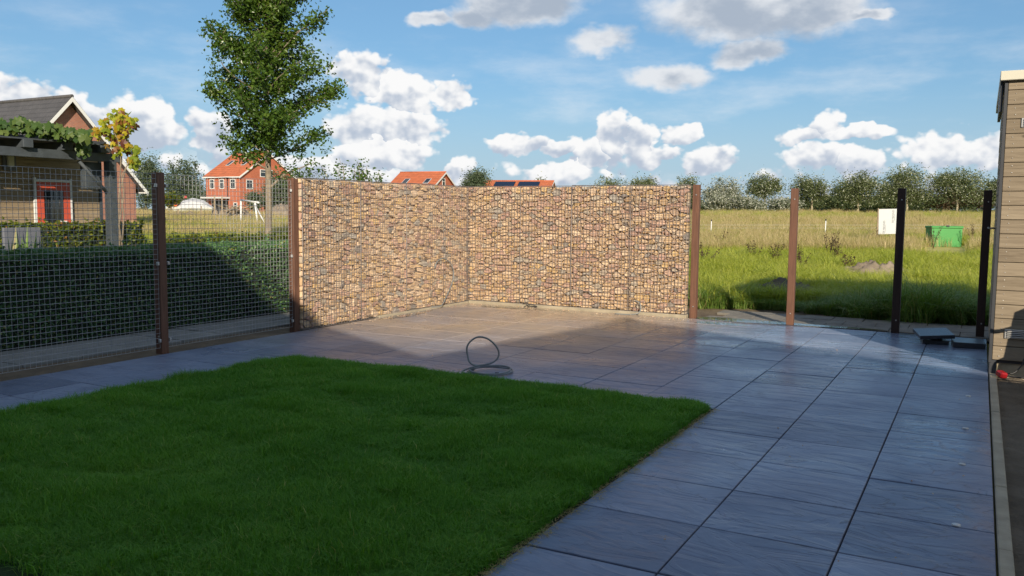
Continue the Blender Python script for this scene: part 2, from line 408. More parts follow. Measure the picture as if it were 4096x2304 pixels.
def mat_stone():
    m, nt, b = new_mat('quarry_stone')
    r = rnd(nt)
    c = ramp(nt, r, [(0.0, (0.50, 0.355, 0.21)), (0.16, (0.56, 0.425, 0.27)), (0.30, (0.45, 0.315, 0.215)), (0.42, (0.53, 0.37, 0.20)), (0.53, (0.44, 0.28, 0.215)), (0.64, (0.60, 0.47, 0.33)), (0.73, (0.54, 0.37, 0.15)), (0.79, (0.37, 0.22, 0.185)), (0.86, (0.36, 0.33, 0.265)), (0.94, (0.27, 0.28, 0.265)), (0.98, (0.16, 0.175, 0.19))], 'CONSTANT')
    v = coords(nt, kind='World'); n = tnoise(nt, v, 14, 6, 0.62); n2 = tnoise(nt, v, 70, 5, 0.65)
    c = mixc(nt, 1.0, c, ramp(nt, n, [(0.25, (0.90, 0.84, 0.84)), (0.7, (1.30, 1.27, 1.28))]), 'MULTIPLY')
    c = mixc(nt, 0.35, c, ramp(nt, n2, [(0.35, (0.31, 0.22, 0.14)), (0.65, (0.56, 0.43, 0.30))]))
    nt.links.new(c, b.inputs['Base Color']); b.inputs['Roughness'].default_value = 0.82; b.inputs['Specular IOR Level'].default_value = 0.3
    bump(nt, b, maths(nt, 'ADD', n, maths(nt, 'MULTIPLY', n2, 0.4)), 0.5, 0.012)
    return m
def mat_brick(name, c1, c2, mortar, scale=1.0):
    m, nt, b = new_mat(name)
    br = nt.nodes.new('ShaderNodeTexBrick'); v = coords(nt)
    # walls lie in local x-z: swizzle so that courses run along z
    sp = nt.nodes.new('ShaderNodeSeparateXYZ'); nt.links.new(v, sp.inputs[0]); cb = nt.nodes.new('ShaderNodeCombineXYZ')
    nt.links.new(maths(nt, 'ADD', sp.outputs[0], sp.outputs[1]), cb.inputs[0]); nt.links.new(sp.outputs[2], cb.inputs[1])
    nt.links.new(cb.outputs[0], br.inputs['Vector'])
    br.inputs['Scale'].default_value = scale; br.inputs['Brick Width'].default_value = 0.22; br.inputs['Row Height'].default_value = 0.0625; br.inputs['Mortar Size'].default_value = 0.006
    br.inputs['Color1'].default_value = (*c1, 1); br.inputs['Color2'].default_value = (*c2, 1); br.inputs['Mortar'].default_value = (*mortar, 1)
    c = mixc(nt, 1.0, br.outputs['Color'], ramp(nt, tnoise(nt, v, 1.5, 5), [(0.3, (.85, .85, .85)), (0.7, (1.1, 1.1, 1.1))]), 'MULTIPLY')
    nt.links.new(c, b.inputs['Base Color']); b.inputs['Roughness'].default_value = 0.85
    return m
def mat_rooftile(name, c, pitch_x=0.3):
    m, nt, b = new_mat(name)
    v = coords(nt)
    sp = nt.nodes.new('ShaderNodeSeparateXYZ'); nt.links.new(v, sp.inputs[0])
    w = maths(nt, 'ABSOLUTE', maths(nt, 'SINE', maths(nt, 'MULTIPLY', sp.outputs[0], math.pi / pitch_x)))
    row = maths(nt, 'FRACT', maths(nt, 'MULTIPLY', sp.outputs[2], 4.0))
    h = maths(nt, 'ADD', maths(nt, 'MULTIPLY', w, 0.5), maths(nt, 'MULTIPLY', row, 0.6))
    n = tnoise(nt, v, 2.0, 5)
    col = mixc(nt, 1.0, ramp(nt, n, [(0.3, [x * .8 for x in c]), (0.7, [x * 1.15 for x in c])]), ramp(nt, row, [(0.0, (.55, .55, .55)), (0.25, (1, 1, 1))]), 'MULTIPLY')
    nt.links.new(col, b.inputs['Base Color']); b.inputs['Roughness'].default_value = 0.75
    bump(nt, b, h, 0.8, 0.04)
    return m
def mat_ground(name, stops, scale, bscale=30, bstr=0.6, rough=0.95, second=None):
    m, nt, b = new_mat(name)
    v = coords(nt, kind='World'); f = tnoise(nt, v, scale, 8, 0.62, 0.4)
    c = ramp(nt, f, stops)
    if second: c = mixc(nt, ramp(nt, tnoise(nt, v, second[0], 5), [(second[1], (0, 0, 0)), (second[2], (1, 1, 1))]), c, second[3])
    nt.links.new(c, b.inputs['Base Color']); b.inputs['Roughness'].default_value = rough; b.inputs['Specular IOR Level'].default_value = 0.2
    bump(nt, b, tnoise(nt, v, bscale, 6, 0.65), bstr, 0.03)
    return m
def mat_glass(name, c=(0.02, 0.025, 0.03)):
    m, nt, b = new_mat(name); b.inputs['Base Color'].default_value = (*c, 1); b.inputs['Roughness'].default_value = 0.06; b.inputs['Specular IOR Level'].default_value = 0.7
    return m
def mat_water():
    m, nt, b = new_mat('puddle_water'); b.inputs['Base Color'].default_value = (0.8, 0.8, 0.75, 1); b.inputs['Roughness'].default_value = 0.02
    b.inputs['Transmission Weight'].default_value = 1.0; b.inputs['IOR'].default_value = 1.33
    bump(nt, b, tnoise(nt, coords(nt, kind='World'), 9, 2), 0.04, 0.01)
    return m

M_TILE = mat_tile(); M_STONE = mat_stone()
M_JOINT = plain('joint_sand', (0.034, 0.033, 0.035), 0.95, 0.3, 20, bmp=0.4)
M_POST = wood('hardwood_post', (0.085, 0.042, 0.028), (0.175, 0.085, 0.054), 'Z', 0.62, 0.9)
M_POSTD = wood('shaded_hardwood_post', (0.030, 0.017, 0.013), (0.060, 0.033, 0.025), 'Z', 0.55, 0.9)  # post wood darkened: shade on the two right-hand posts put into the colour
M_WIRE = plain('galvanised_wire', (0.40, 0.41, 0.42), 0.5, 0.12, 3, metal=0.55, spec=0.4)
M_WIRE_OLD = plain('dull_galvanised_wire', (0.25, 0.222, 0.215), 0.6, 0.2, 4, metal=0.4, spec=0.3)
M_CONC = plain('concrete', (0.30, 0.26, 0.19), 0.9, 0.25, 5, bmp=0.3, bscale=80)
M_SLAB = mat_ground('path_slab', [(0.3, (0.13, 0.12, 0.105)), (0.7, (0.22, 0.205, 0.18))], 3.0, 90, 0.25)
M_SLAB_L = mat_ground('pale_path_slab', [(0.3, (0.17, 0.17, 0.16)), (0.7, (0.26, 0.26, 0.245))], 2.0, 90, 0.2)
M_SAND = mat_ground('damp_sand', [(0.3, (0.10, 0.075, 0.05)), (0.7, (0.20, 0.155, 0.105))], 3.0, 40, 0.8)
M_SOIL = mat_ground('garden_soil', [(0.3, (0.075, 0.060, 0.044)), (0.7, (0.17, 0.14, 0.105))], 2.2, 24, 1.0)
M_HEAP = mat_ground('dry_soil', [(0.3, (0.13, 0.105, 0.08)), (0.7, (0.27, 0.22, 0.17))], 2.5, 12, 1.0)
M_LAWNSOIL = mat_ground('lawn_soil', [(0.3, (0.018, 0.040, 0.010)), (0.7, (0.034, 0.070, 0.018))], 5.0, 60, 0.8)
M_FIELD = mat_ground('meadow_ground', [(0.36, (0.26, 0.29, 0.06)), (0.5, (0.36, 0.34, 0.10)), (0.64, (0.50, 0.40, 0.20))], 0.09, 3.0, 0.8, second=(0.7, 0.55, 0.75, (0.19, 0.22, 0.05)))
M_LAWN = foliage('lawn_blade', [(0.0, (0.044, 0.155, 0.011)), (0.5, (0.090, 0.260, 0.017)), (0.85, (0.150, 0.320, 0.026)), (1.0, (0.28, 0.36, 0.09))], 0.3, 0.65, posvar=1.1)
M_LAWN2 = foliage('pale_lawn_blade', [(0.0, (0.06, 0.19, 0.008)), (0.6, (0.10, 0.27, 0.012)), (0.88, (0.16, 0.33, 0.025)), (1.0, (0.38, 0.38, 0.12))], 0.3, 0.65)
M_VERGE = foliage('verge_blade', [(0.0, (0.09, 0.17, 0.03)), (0.6, (0.165, 0.27, 0.05)), (0.9, (0.17, 0.22, 0.06)), (1.0, (0.34, 0.27, 0.12))], 0.3, 0.45)
M_GREEN = foliage('meadow_blade', [(0.0, (0.24, 0.29, 0.04)), (0.55, (0.38, 0.42, 0.06)), (0.85, (0.46, 0.44, 0.11)), (1.0, (0.55, 0.44, 0.2))], 0.4, 0.5, posvar=0.5)
M_STRAW = foliage('straw_blade', [(0.0, (0.27, 0.25, 0.08)), (0.4, (0.44, 0.35, 0.18)), (1.0, (0.58, 0.46, 0.28))], 0.35, 0.6)
M_HEDGE = foliage('hedge_leaf', [(0.0, (0.045, 0.110, 0.045)), (0.6, (0.090, 0.185, 0.070)), (0.93, (0.14, 0.24, 0.08)), (1.0, (0.24, 0.20, 0.06))], 0.25, 0.4)
M_HEDGE2 = foliage('beech_leaf', [(0.0, (0.05, 0.085, 0.012)), (0.6, (0.12, 0.155, 0.022)), (0.92, (0.21, 0.22, 0.035)), (1.0, (0.30, 0.14, 0.05))], 0.4, 0.45)
M_HCORE = plain('hedge_twigs', (0.022, 0.030, 0.018), 0.95, 0.3, 10)
M_PEAR = foliage('pear_leaf', [(0.0, (0.026, 0.060, 0.009)), (0.55, (0.055, 0.105, 0.014)), (0.88, (0.11, 0.165, 0.022)), (0.97, (0.17, 0.17, 0.035)), (1.0, (0.16, 0.08, 0.035))], 0.3, 0.32, posvar=1.2)
M_WILLOW = foliage('willow_leaf', [(0.0, (0.045, 0.075, 0.040)), (0.6, (0.085, 0.115, 0.065)), (1.0, (0.15, 0.18, 0.11))], 0.3, 0.6)
M_POPLAR = foliage('poplar_leaf', [(0.0, (0.055, 0.080, 0.028)), (0.6, (0.105, 0.130, 0.048)), (0.82, (0.16, 0.18, 0.09)), (0.92, (0.36, 0.38, 0.30)), (1.0, (0.44, 0.46, 0.38))], 0.25, 0.55)
M_SILVER = foliage('white_poplar_leaf', [(0.0, (0.065, 0.085, 0.045)), (0.45, (0.14, 0.16, 0.10)), (0.55, (0.30, 0.31, 0.26)), (1.0, (0.44, 0.45, 0.40))], 0.25, 0.6)
M_DARKG = foliage('dark_leaf', [(0.0, (0.030, 0.050, 0.018)), (0.7, (0.065, 0.092, 0.035)), (1.0, (0.12, 0.13, 0.05))], 0.25, 0.6)
M_RUSTG = foliage('copper_leaf', [(0.0, (0.045, 0.028, 0.016)), (1.0, (0.10, 0.065, 0.035))], 0.25, 0.6)
M_VINE = foliage('vine_leaf', [(0.0, (0.030, 0.070, 0.016)), (0.6, (0.065, 0.115, 0.025)), (1.0, (0.12, 0.16, 0.04))], 0.35, 0.45)
M_VINEY = foliage('autumn_vine_leaf', [(0.0, (0.16, 0.22, 0.02)), (0.45, (0.34, 0.36, 0.03)), (0.7, (0.45, 0.36, 0.02)), (0.85, (0.34, 0.16, 0.03)), (1.0, (0.10, 0.03, 0.03))], 0.45, 0.45)
M_BARK = plain('pear_bark', (0.19, 0.155, 0.115), 0.9, 0.35, 9, bmp=0.8, bscale=30)
M_TRUNKP = plain('pale_bark', (0.30, 0.26, 0.18), 0.9, 0.2, 4)
M_CLAD = wood('weathered_cladding', (0.165, 0.130, 0.090), (0.27, 0.222, 0.160), 'X', 0.75, 1.0, knots=True)
M_CLAD2 = wood('grey_cladding', (0.22, 0.165, 0.105), (0.36, 0.29, 0.20), 'Y', 0.8, 1.3)
M_DARKTRIM = plain('dark_grey_trim', (0.035, 0.038, 0.045), 0.5, 0.15, 6)
M_CREAM = plain('cream_paint', (0.50, 0.48, 0.40), 0.6, 0.05, 6)
M_ALU = plain('aluminium', (0.55, 0.55, 0.54), 0.42, 0.08, 9, metal=0.8)
M_BLACK = plain('black_plastic', (0.015, 0.015, 0.017), 0.5, 0.2, 8)
M_HOSE = plain('grey_hose', (0.17, 0.185, 0.19), 0.42, 0.1, 8)
M_WHITE = plain('white_paint', (0.60, 0.61, 0.61), 0.5, 0.04, 5)
M_PERG = plain('shaded_blue_grey_timber', (0.042, 0.052, 0.062), 0.75, 0.25, 7, bmp=0.3)  # timber darkened so that its colour holds the shade on the pergola
M_REDDOOR = plain('red_paint', (0.46, 0.075, 0.04), 0.55, 0.12, 5)
M_GLASS = mat_glass('window_glass'); M_WATER = mat_water()
M_BRICK = mat_brick('red_brick', (0.34, 0.13, 0.085), (0.27, 0.105, 0.075), (0.30, 0.25, 0.21))
M_BRICK_O = mat_brick('orange_brick', (0.40, 0.105, 0.050), (0.34, 0.085, 0.042), (0.30, 0.16, 0.11))
M_BRICK_B = mat_brick('brown_brick', (0.24, 0.14, 0.10), (0.20, 0.12, 0.085), (0.28, 0.25, 0.21))
M_ROOFD = mat_rooftile('dark_roof_tile', (0.062, 0.060, 0.064)); M_ROOFR = mat_rooftile('red_roof_tile', (0.42, 0.115, 0.045), 0.35)
M_TARP = plain('grey_tarpaulin', (0.40, 0.41, 0.43), 0.6, 0.08, 3, bmp=0.4, bscale=5)
M_ORANGE = plain('orange_plastic', (0.75, 0.13, 0.02), 0.5, 0.05); M_RED = plain('red_plastic', (0.28, 0.010, 0.014), 0.35, 0.1)
M_YELLOW = plain('yellow_plastic', (0.75, 0.48, 0.02), 0.5, 0.05)
M_GREENBOX = plain('green_plastic', (0.035, 0.225, 0.042), 0.5, 0.06, 3)
M_SIGN = plain('white_board', (0.42, 0.44, 0.455), 0.5, 0.03, 4); M_PRINT = plain('grey_print', (0.10, 0.105, 0.11), 0.6, 0.05)
M_SOLAR = mat_glass('solar_panel', (0.012, 0.014, 0.028)); M_TILED = plain('dark_slate', (0.045, 0.05, 0.06), 0.3, 0.2, 8, bmp=0.3)
M_GREYP = plain('grey_render', (0.46, 0.47, 0.48), 0.7, 0.05, 2)
M_TIMBER = plain('old_timber', (0.26, 0.20, 0.13), 0.85, 0.25, 5)
M_GBOX = plain('grey_cabinet', (0.12, 0.125, 0.15), 0.7, 0.1, 4)

# ================================================================ THE SETTING
def ground():
    rs = [0, 3, 6, 9, 12, 14.5, 17, 20, 24, 30, 40, 55, 80, 110, 154.5, 220, 400, 900, 2000, 4000]; n = 72
    V = [(0, 0, -0.06)]; F = []
    for r in rs[1:]:
        for k in range(n):
            a = 2 * math.pi * k / n; x, y = r * math.cos(a), r * math.sin(a); V.append((x, y, terr(x, y) - 0.06))
    for k in range(n): F.append((0, 1 + k, 1 + (k + 1) % n))
    for i in range(len(rs) - 2):
        for k in range(n):
            a = 1 + i * n + k; b = 1 + i * n + (k + 1) % n; F.append((a, a + n, b + n, b))
    m = MB(); m.add(V, F, True); m.build('meadow_ground', M_FIELD, kind='structure')
ground()
def sheet(name, x0, x1, y0, y1, z, mat, res=0.0, amp=0.0, parent=None, kind='structure', freq=3.0):
    if not res:
        m = MB(); m.add([(x0, y0, z), (x1, y0, z), (x1, y1, z), (x0, y1, z)], [(0, 1, 2, 3)]); return m.build(name, mat, parent, kind=kind)
    nx = max(2, int((x1 - x0) / res)); ny = max(2, int((y1 - y0) / res))
    xs = np.linspace(x0, x1, nx + 1); ys = np.linspace(y0, y1, ny + 1)
    from mathutils import noise as mn
    V = [(x, y, z + amp * (mn.fractal(Vector((x * freq, y * freq, 1.7)), 0.9, 2.1, 4))) for y in ys for x in xs]
    F = [(j * (nx + 1) + i, j * (nx + 1) + i + 1, (j + 1) * (nx + 1) + i + 1, (j + 1) * (nx + 1) + i) for j in range(ny) for i in range(nx)]
    m = MB(); m.add(V, F, True); return m.build(name, mat, parent, kind=kind)

TX0, TP, TY0, TQ = 0.13, 0.603, 3.80, 0.5985
LAWN = dict(x0=-5.93, x1=-1.705, y1=6.22)
def terrace():
    t = empty('terrace', (0, 0, 0), kind='structure')
    m = MB(); z = -0.016
    m.add([(-7.11, 0.5, z), (TX0, 0.5, z), (TX0, 11.50, z), (-7.11, 11.50, z)], [(0, 1, 2, 3)]); m.build('joint_bed', M_JOINT, t)
    g = 0.0034; gy = 0.0052
    cache = {}
    for k in range(12):
        x1 = TX0 - TP * k - g; x0 = TX0 - TP * (k + 1) + g
        for j in range(-4, 13):
            y0 = TY0 + TQ * j + gy; y1 = TY0 + TQ * (j + 1) - gy
            if y1 > 11.5: y1 = 11.48
            if j < 4 and 3 <= k < 10: continue
            if j < 4 and k >= 10 and y1 < 3.0: continue
            key = round(y1 - y0, 3)
            if key not in cache:
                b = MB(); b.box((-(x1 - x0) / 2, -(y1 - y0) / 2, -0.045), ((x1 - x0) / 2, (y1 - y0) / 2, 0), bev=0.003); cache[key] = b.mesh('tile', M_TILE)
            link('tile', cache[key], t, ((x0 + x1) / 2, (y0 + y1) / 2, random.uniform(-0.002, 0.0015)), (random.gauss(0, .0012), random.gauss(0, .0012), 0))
terrace()
# sand strips, back path, left path
sheet('sand_strip', -8.75, -7.11, 2.0, 11.9, -0.022, M_SAND, 0.08, 0.012)
sheet('sand_strip_back', -7.3, 3.0, 11.50, 13.6, -0.028, M_SAND, 0.08, 0.012)
def path(name, x0, x1, y0, y1, sx, sy, mat, z, jit=0.004, stagger=False):
    t = empty(name, (0, 0, 0), kind='structure')
    b = MB(); b.box((-sx / 2 + .004, -sy / 2 + .004, -0.05), (sx / 2 - .004, sy / 2 - .004, 0), bev=0.004); me = b.mesh('slab', mat)
    ny = int(round((y1 - y0) / sy)); nx = int(round((x1 - x0) / sx))
    for j in range(ny):
        for i in range(nx):
            ox = sx / 2 * (j % 2) if stagger else 0
            link('slab', me, t, (x0 + sx * (i + .5) + ox, y0 + sy * (j + .5), z + random.uniform(-jit, jit)), (random.gauss(0, .006), random.gauss(0, .006), random.gauss(0, .004)))
path('back_path', -3.36, 3.0, 11.60, 12.80, 0.40, 0.40, M_SLAB, 0.0, stagger=True)
path('side_path', -8.55, -7.65, 2.2, 11.8, 0.45, 0.60, M_SLAB_L, 0.004)
# soil bed on the right and kerb stones
sheet('soil_bed', 0.19, 4.5, -2.5, 9.4, -0.035, M_SOIL, 0.05, 0.03, freq=4.0)
kb = empty('kerb', (0, 0, 0), kind='structure')
for j in range(9):
    b = MB(); b.box((0.137, 0.2 + j * 1.0 + .003, -0.15), (0.195, 1.2 + j * 1.0 - .003, 0.004 + random.uniform(-.006, .002)), bev=0.006)
    if 1.2 + j < 9.3: b.build('kerb_stone', M_CONC, kb)
# lawn soil
def lawn_poly():
    L = LAWN; pts = [(L['x1'], 1.0), (L['x1'], L['y1'])]
    r = 0.55
    for k in range(7):
        a = R(90 + 15 * k); pts.append((L['x0'] + r + r * math.cos(a), L['y1'] - r * .75 + r * .75 * math.sin(a)))
    pts += [(L['x0'], 1.0)]
    return pts
lp = lawn_poly(); m = MB(); m.prism([(x, y, -0.03) for x, y in lp], (0, 0, 0.036)); m.build('lawn_soil', M_LAWNSOIL, kind='structure')

# ---------------------------------------------------------------- grass (instanced tufts)
def blade_clump(name, n, rad, h, w, lean, mat, rng, curl=0.35, square=False):
    if square: bx = rng.uniform(-rad, rad, (n, 2))
    else:
        a = rng.uniform(0, 6.283, n); rr = rad * np.sqrt(rng.uniform(0, 1, n)); bx = np.stack([rr * np.cos(a), rr * np.sin(a)], 1)
    ang = rng.uniform(0, 6.283, n); H = h * rng.uniform(0.55, 1.15, n); ln = np.abs(rng.normal(0, lean, n))
    d = np.stack([np.cos(ang), np.sin(ang), np.zeros(n)], 1); s = np.stack([-np.sin(ang + rng.normal(0, .6, n)), np.cos(ang), np.zeros(n)], 1)
    B = np.concatenate([bx, np.full((n, 1), -0.01)], 1)
    mid = B + d * (H * ln * 0.45)[:, None] + np.array([0, 0, 1]) * (H * 0.6)[:, None]
    tip = B + d * (H * (ln + curl * rng.uniform(0, 1, n)))[:, None] + np.array([0, 0, 1]) * (H * (1 - 0.25 * np.minimum(ln, 1.5)))[:, None]
    W = (w * rng.uniform(.6, 1.2, n))[:, None] / 2
    V = np.stack([B - s * W, B + s * W, mid - s * W * .85, mid + s * W * .85, tip], 1).reshape(-1, 3)
    i = np.arange(n) * 5
    F = np.concatenate([np.stack([i, i + 1, i + 3], 1), np.stack([i, i + 3, i + 2], 1), np.stack([i + 2, i + 3, i + 4], 1)])
    return bpy.data.objects.new(name, npmesh(name, V, F, mat))
def scatter(name, P, rz, scl, idx, sources, label, cat, tilt=0.0):
    P = np.asarray(P, np.float32); n = len(P)
    me = bpy.data.meshes.new(name); me.vertices.add(n); me.vertices.foreach_set('co', P.ravel())
    a = me.attributes.new('rot', 'FLOAT_VECTOR', 'POINT')
    rv = np.zeros((n, 3), np.float32); rv[:, 2] = rz
    if tilt: rv[:, :2] = RNG.normal(0, tilt, (n, 2))
    a.data.foreach_set('vector', rv.ravel())
    s = np.asarray(scl, np.float32); s = np.repeat(s[:, None], 3, 1) if s.ndim == 1 else s
    a = me.attributes.new('scl', 'FLOAT_VECTOR', 'POINT'); a.data.foreach_set('vector', s.astype(np.float32).ravel())
    a = me.attributes.new('idx', 'INT', 'POINT'); a.data.foreach_set('value', np.asarray(idx, np.int32))
    sc = bpy.data.collections.new(name + '_tufts')
    for o in sources: sc.objects.link(o)
    o = link(name, me, None, label=label, cat=cat, kind='stuff')
    ng = bpy.data.node_groups.new(name, 'GeometryNodeTree')
    ng.interface.new_socket('Geometry', in_out='INPUT', socket_type='NodeSocketGeometry'); ng.interface.new_socket('Geometry', in_out='OUTPUT', socket_type='NodeSocketGeometry')
    gi = ng.nodes.new('NodeGroupInput'); go = ng.nodes.new('NodeGroupOutput')
    ci = ng.nodes.new('GeometryNodeCollectionInfo'); ci.inputs[0].default_value = sc; ci.inputs['Separate Children'].default_value = True; ci.inputs['Reset Children'].default_value = True
    ip = ng.nodes.new('GeometryNodeInstanceOnPoints'); ip.inputs['Pick Instance'].default_value = True
    def attr(nm, t):
        k = ng.nodes.new('GeometryNodeInputNamedAttribute'); k.data_type = t; k.inputs[0].default_value = nm; return k.outputs[0]
    L = ng.links.new
    L(gi.outputs[0], ip.inputs['Points']); L(ci.outputs[0], ip.inputs['Instance']); L(attr('idx', 'INT'), ip.inputs['Instance Index'])
    L(attr('rot', 'FLOAT_VECTOR'), ip.inputs['Rotation']); L(attr('scl', 'FLOAT_VECTOR'), ip.inputs['Scale']); L(ip.outputs[0], go.inputs[0])
    md = o.modifiers.new('grass', 'NODES'); md.node_group = ng
    return o
def in_poly(x, y, poly):
    c = np.zeros(len(x), bool); j = len(poly) - 1
    for i in range(len(poly)):
        xi, yi = poly[i]; xj, yj = poly[j]
        cond = ((yi > y) != (yj > y)) & (x < (xj - xi) * (y - yi) / (yj - yi + 1e-12) + xi); c ^= cond; j = i
    return c
def lawn():
    src = [blade_clump('lawn_tuft', 360, 0.13, 0.054, 0.0040, 0.6, M_LAWN, RNG, 0.5) for _ in range(4)]
    src += [blade_clump('lawn_tuft', 150, 0.12, 0.062, 0.0034, 0.7, M_LAWN2, RNG, 0.8) for _ in range(2)]
    n = 4600
    x = RNG.uniform(LAWN['x0'] + .06, LAWN['x1'] - .13, n); y = RNG.uniform(2.0, LAWN['y1'] - .12, n)
    k = in_poly(x, y, lp); x, y = x[k], y[k]
    # a ragged fringe at the edges
    e = 700
    ex = np.concatenate([np.full(e, LAWN['x1'] - .145) + RNG.normal(0, .016, e), RNG.uniform(LAWN['x0'] + .5, LAWN['x1'] - .11, e)])
    ey = np.concatenate([RNG.uniform(2, LAWN['y1'] - .11, e), np.full(e, LAWN['y1'] - .135) + RNG.normal(0, .016, e)])
    x = np.concatenate([x, ex]); y = np.concatenate([y, ey]); n = len(x)
    from mathutils import noise as mn
    hs = np.array([1.05 + 0.7 * mn.noise(Vector((a * .9 + b * .3, b * 2.0, 3))) + 0.8 * mn.noise(Vector((a * 3, b * 4.5, 9))) for a, b in zip(x, y)])
    s = np.stack([np.ones(n), np.ones(n), np.clip(hs, .4, 1.7)], 1) * RNG.uniform(.85, 1.15, n)[:, None]
    scatter('lawn_grass', np.stack([x, y, np.full(n, 0.004)], 1), RNG.uniform(0, 6.28, n), s, np.where(RNG.uniform(0, 1, n) < .2, RNG.integers(4, 6, n), RNG.integers(0, 4, n)), src, 'thick short green lawn between the slate tiles', 'grass', 0.08)
lawn()
def clippings():
    src = [blade_clump('clipping', 14, 0.035, 0.006, 0.0035, 4.0, M_STRAW, RNG, 3.0) for _ in range(3)]
    n = 420; x = LAWN['x1'] + np.abs(RNG.normal(0, .035, n)) - .01; y = RNG.uniform(2.4, LAWN['y1'], n)
    scatter('grass_clippings', np.stack([x, y, np.full(n, .010)], 1), RNG.uniform(0, 6.28, n), RNG.uniform(.5, 1.3, n), RNG.integers(0, 3, n), src, 'dry grass clippings strewn on the tiles along the lawn edge', 'clippings')
clippings()
def wedge(n, px0, px1, d0, d1, p=1.0):
    px = RNG.uniform(px0, px1, n); D = d0 + (d1 - d0) * RNG.uniform(0, 1, n) ** p
    k = (px - CXP) / FPX
    x = D * (FH[0] + RH[0] * k); y = D * (FH[1] + RH[1] * k)
    r = np.hypot(x, y); z = 0.0105 * np.clip(r - 14.5, 0, 140) - 0.05
    return np.stack([x, y, z], 1), D
def meadow():
    gsrc = [blade_clump('meadow_tuft', 130, 0.28, h, 0.011, 0.75, M_GREEN, RNG, 0.7) for h in (.22, .30, .26, .36)]
    ssrc = [blade_clump('straw_tuft', 90, 0.35, h, 0.010, 0.35, M_STRAW, RNG, 0.35) for h in (.45, .6, .5)]
    P1, D1 = wedge(9000, 640, 1060, 13.6, 46, 1.25); P1b, D1b = wedge(3200, 60, 330, 19, 60, 1.2); P1c, D1c = wedge(3500, 640, 1060, 46, 140)
    P = np.concatenate([P1, P1b, P1c]); D = np.concatenate([D1, D1b, D1c])
    lat = (P @ RH) / D * FPX + CXP
    k = ((P[:, 1] > 13.3) | (P[:, 0] < -10)) & ~((lat > 838) & (lat < 918) & (D > 17.6) & (D < 20.0)) & ~((lat > 914) & (lat < 978) & (D > 25.5) & (D < 36)) & ~((lat > 748) & (lat < 828) & (D > 14.0) & (D < 15.6)); P, D = P[k], D[k]; n = len(P)
    scatter('meadow_grass', P, RNG.uniform(0, 6.28, n), (0.8 + D * 0.012) * RNG.uniform(.7, 1.3, n), RNG.integers(0, 4, n), gsrc, 'long bright green grass of the meadow behind the posts', 'grass', .1)
    P2, D2 = wedge(6200, 640, 1060, 27, 80, 1.25); P2b, D2b = wedge(2400, 60, 330, 34, 85, 1.2); P2c, D2c = wedge(2600, 640, 1060, 70, 150)
    from mathutils import noise as mn
    P = np.concatenate([P2, P2b, P2c]); D = np.concatenate([D2, D2b, D2c])
    lat = (P @ RH) / D * FPX + CXP
    keep = np.array([mn.noise(Vector((p[0] * .09, p[1] * .16, 5))) > -0.24 for p in P]) & ~((lat > 916) & (lat < 976) & (D > 24) & (D < 34.6)); P, D = P[keep], D[keep]; n = len(P)
    scatter('dry_grass', P, RNG.uniform(0, 6.28, n), (0.75 + D * 0.007) * RNG.uniform(.6, 1.3, n), RNG.integers(0, 3, n), ssrc, 'pale dry straw-coloured grass farther out in the meadow', 'grass', .1)
    vsrc = [blade_clump('verge_tuft', 190, 0.22, h, 0.012, 0.75, M_VERGE, RNG, 0.9) for h in (.34, .46, .40)]
    n = 620; x = RNG.uniform(-4.0, 3.0, n); y = 13.15 + RNG.uniform(0, 1, n) ** 1.3 * 1.9 + 0.25 * np.sin(x * 1.7)
    big = 1.0 + 0.55 * np.exp(-((x + 0.75) / .55) ** 2) - 0.45 * np.exp(-((x + 2.6) / .8) ** 2)
    scatter('verge_grass', np.stack([x, y, np.full(n, -0.03)], 1), RNG.uniform(0, 6.28, n), np.clip(big, .4, 2) * RNG.uniform(.42, .85, n), RNG.integers(0, 3, n), vsrc, 'tall dark green verge grass along the back path', 'grass', .15)
meadow()

# ================================================================ GABION WALL
def clip_poly(poly, a, b, c):
    """keep a*x+b*y<=c"""
    out = []; n = len(poly)
    for i in range(n):
        p, q = poly[i], poly[(i + 1) % n]
        dp = a * p[0] + b * p[1] - c; dq = a * q[0] + b * q[1] - c
        if dp <= 0: out.append(p)
        if (dp < 0 < dq) or (dq < 0 < dp):
            t = dp / (dp - dq); out.append((p[0] + (q[0] - p[0]) * t, p[1] + (q[1] - p[1]) * t))
    return out
def power_cells(L, H, rng):
    an = 1.42; Lx = L / an
    step = 0.0435
    nx = int(Lx / step); ny = int(H / step)
    S = np.array([((i + .5 + (.25 if j % 2 else -.25)) * Lx / nx, (j + .5) * H / ny) for j in range(ny) for i in range(nx)])
    S += rng.uniform(-.5, .5, S.shape) * step * 1.25
    keep = rng.uniform(0, 1, len(S)) > 0.26; S = S[keep]
    w = rng.uniform(0, 1, len(S)) ** 3 * step ** 2 * 1.9
    cells = []
    for i in range(len(S)):
        d2 = ((S - S[i]) ** 2).sum(1); nb = np.argsort(d2)[1:22]
        poly = [(0, 0), (Lx, 0), (Lx, H), (0, H)]
        for j in nb:
            a, b = S[j] - S[i]
            c = (S[j] @ S[j] - S[i] @ S[i] - w[j] + w[i]) / 2
            poly = clip_poly(poly, a, b, c)
            if len(poly) < 3: break
        if len(poly) >= 3:
            P = np.array(poly); P[:, 0] *= an; cells.append(P)
    return cells
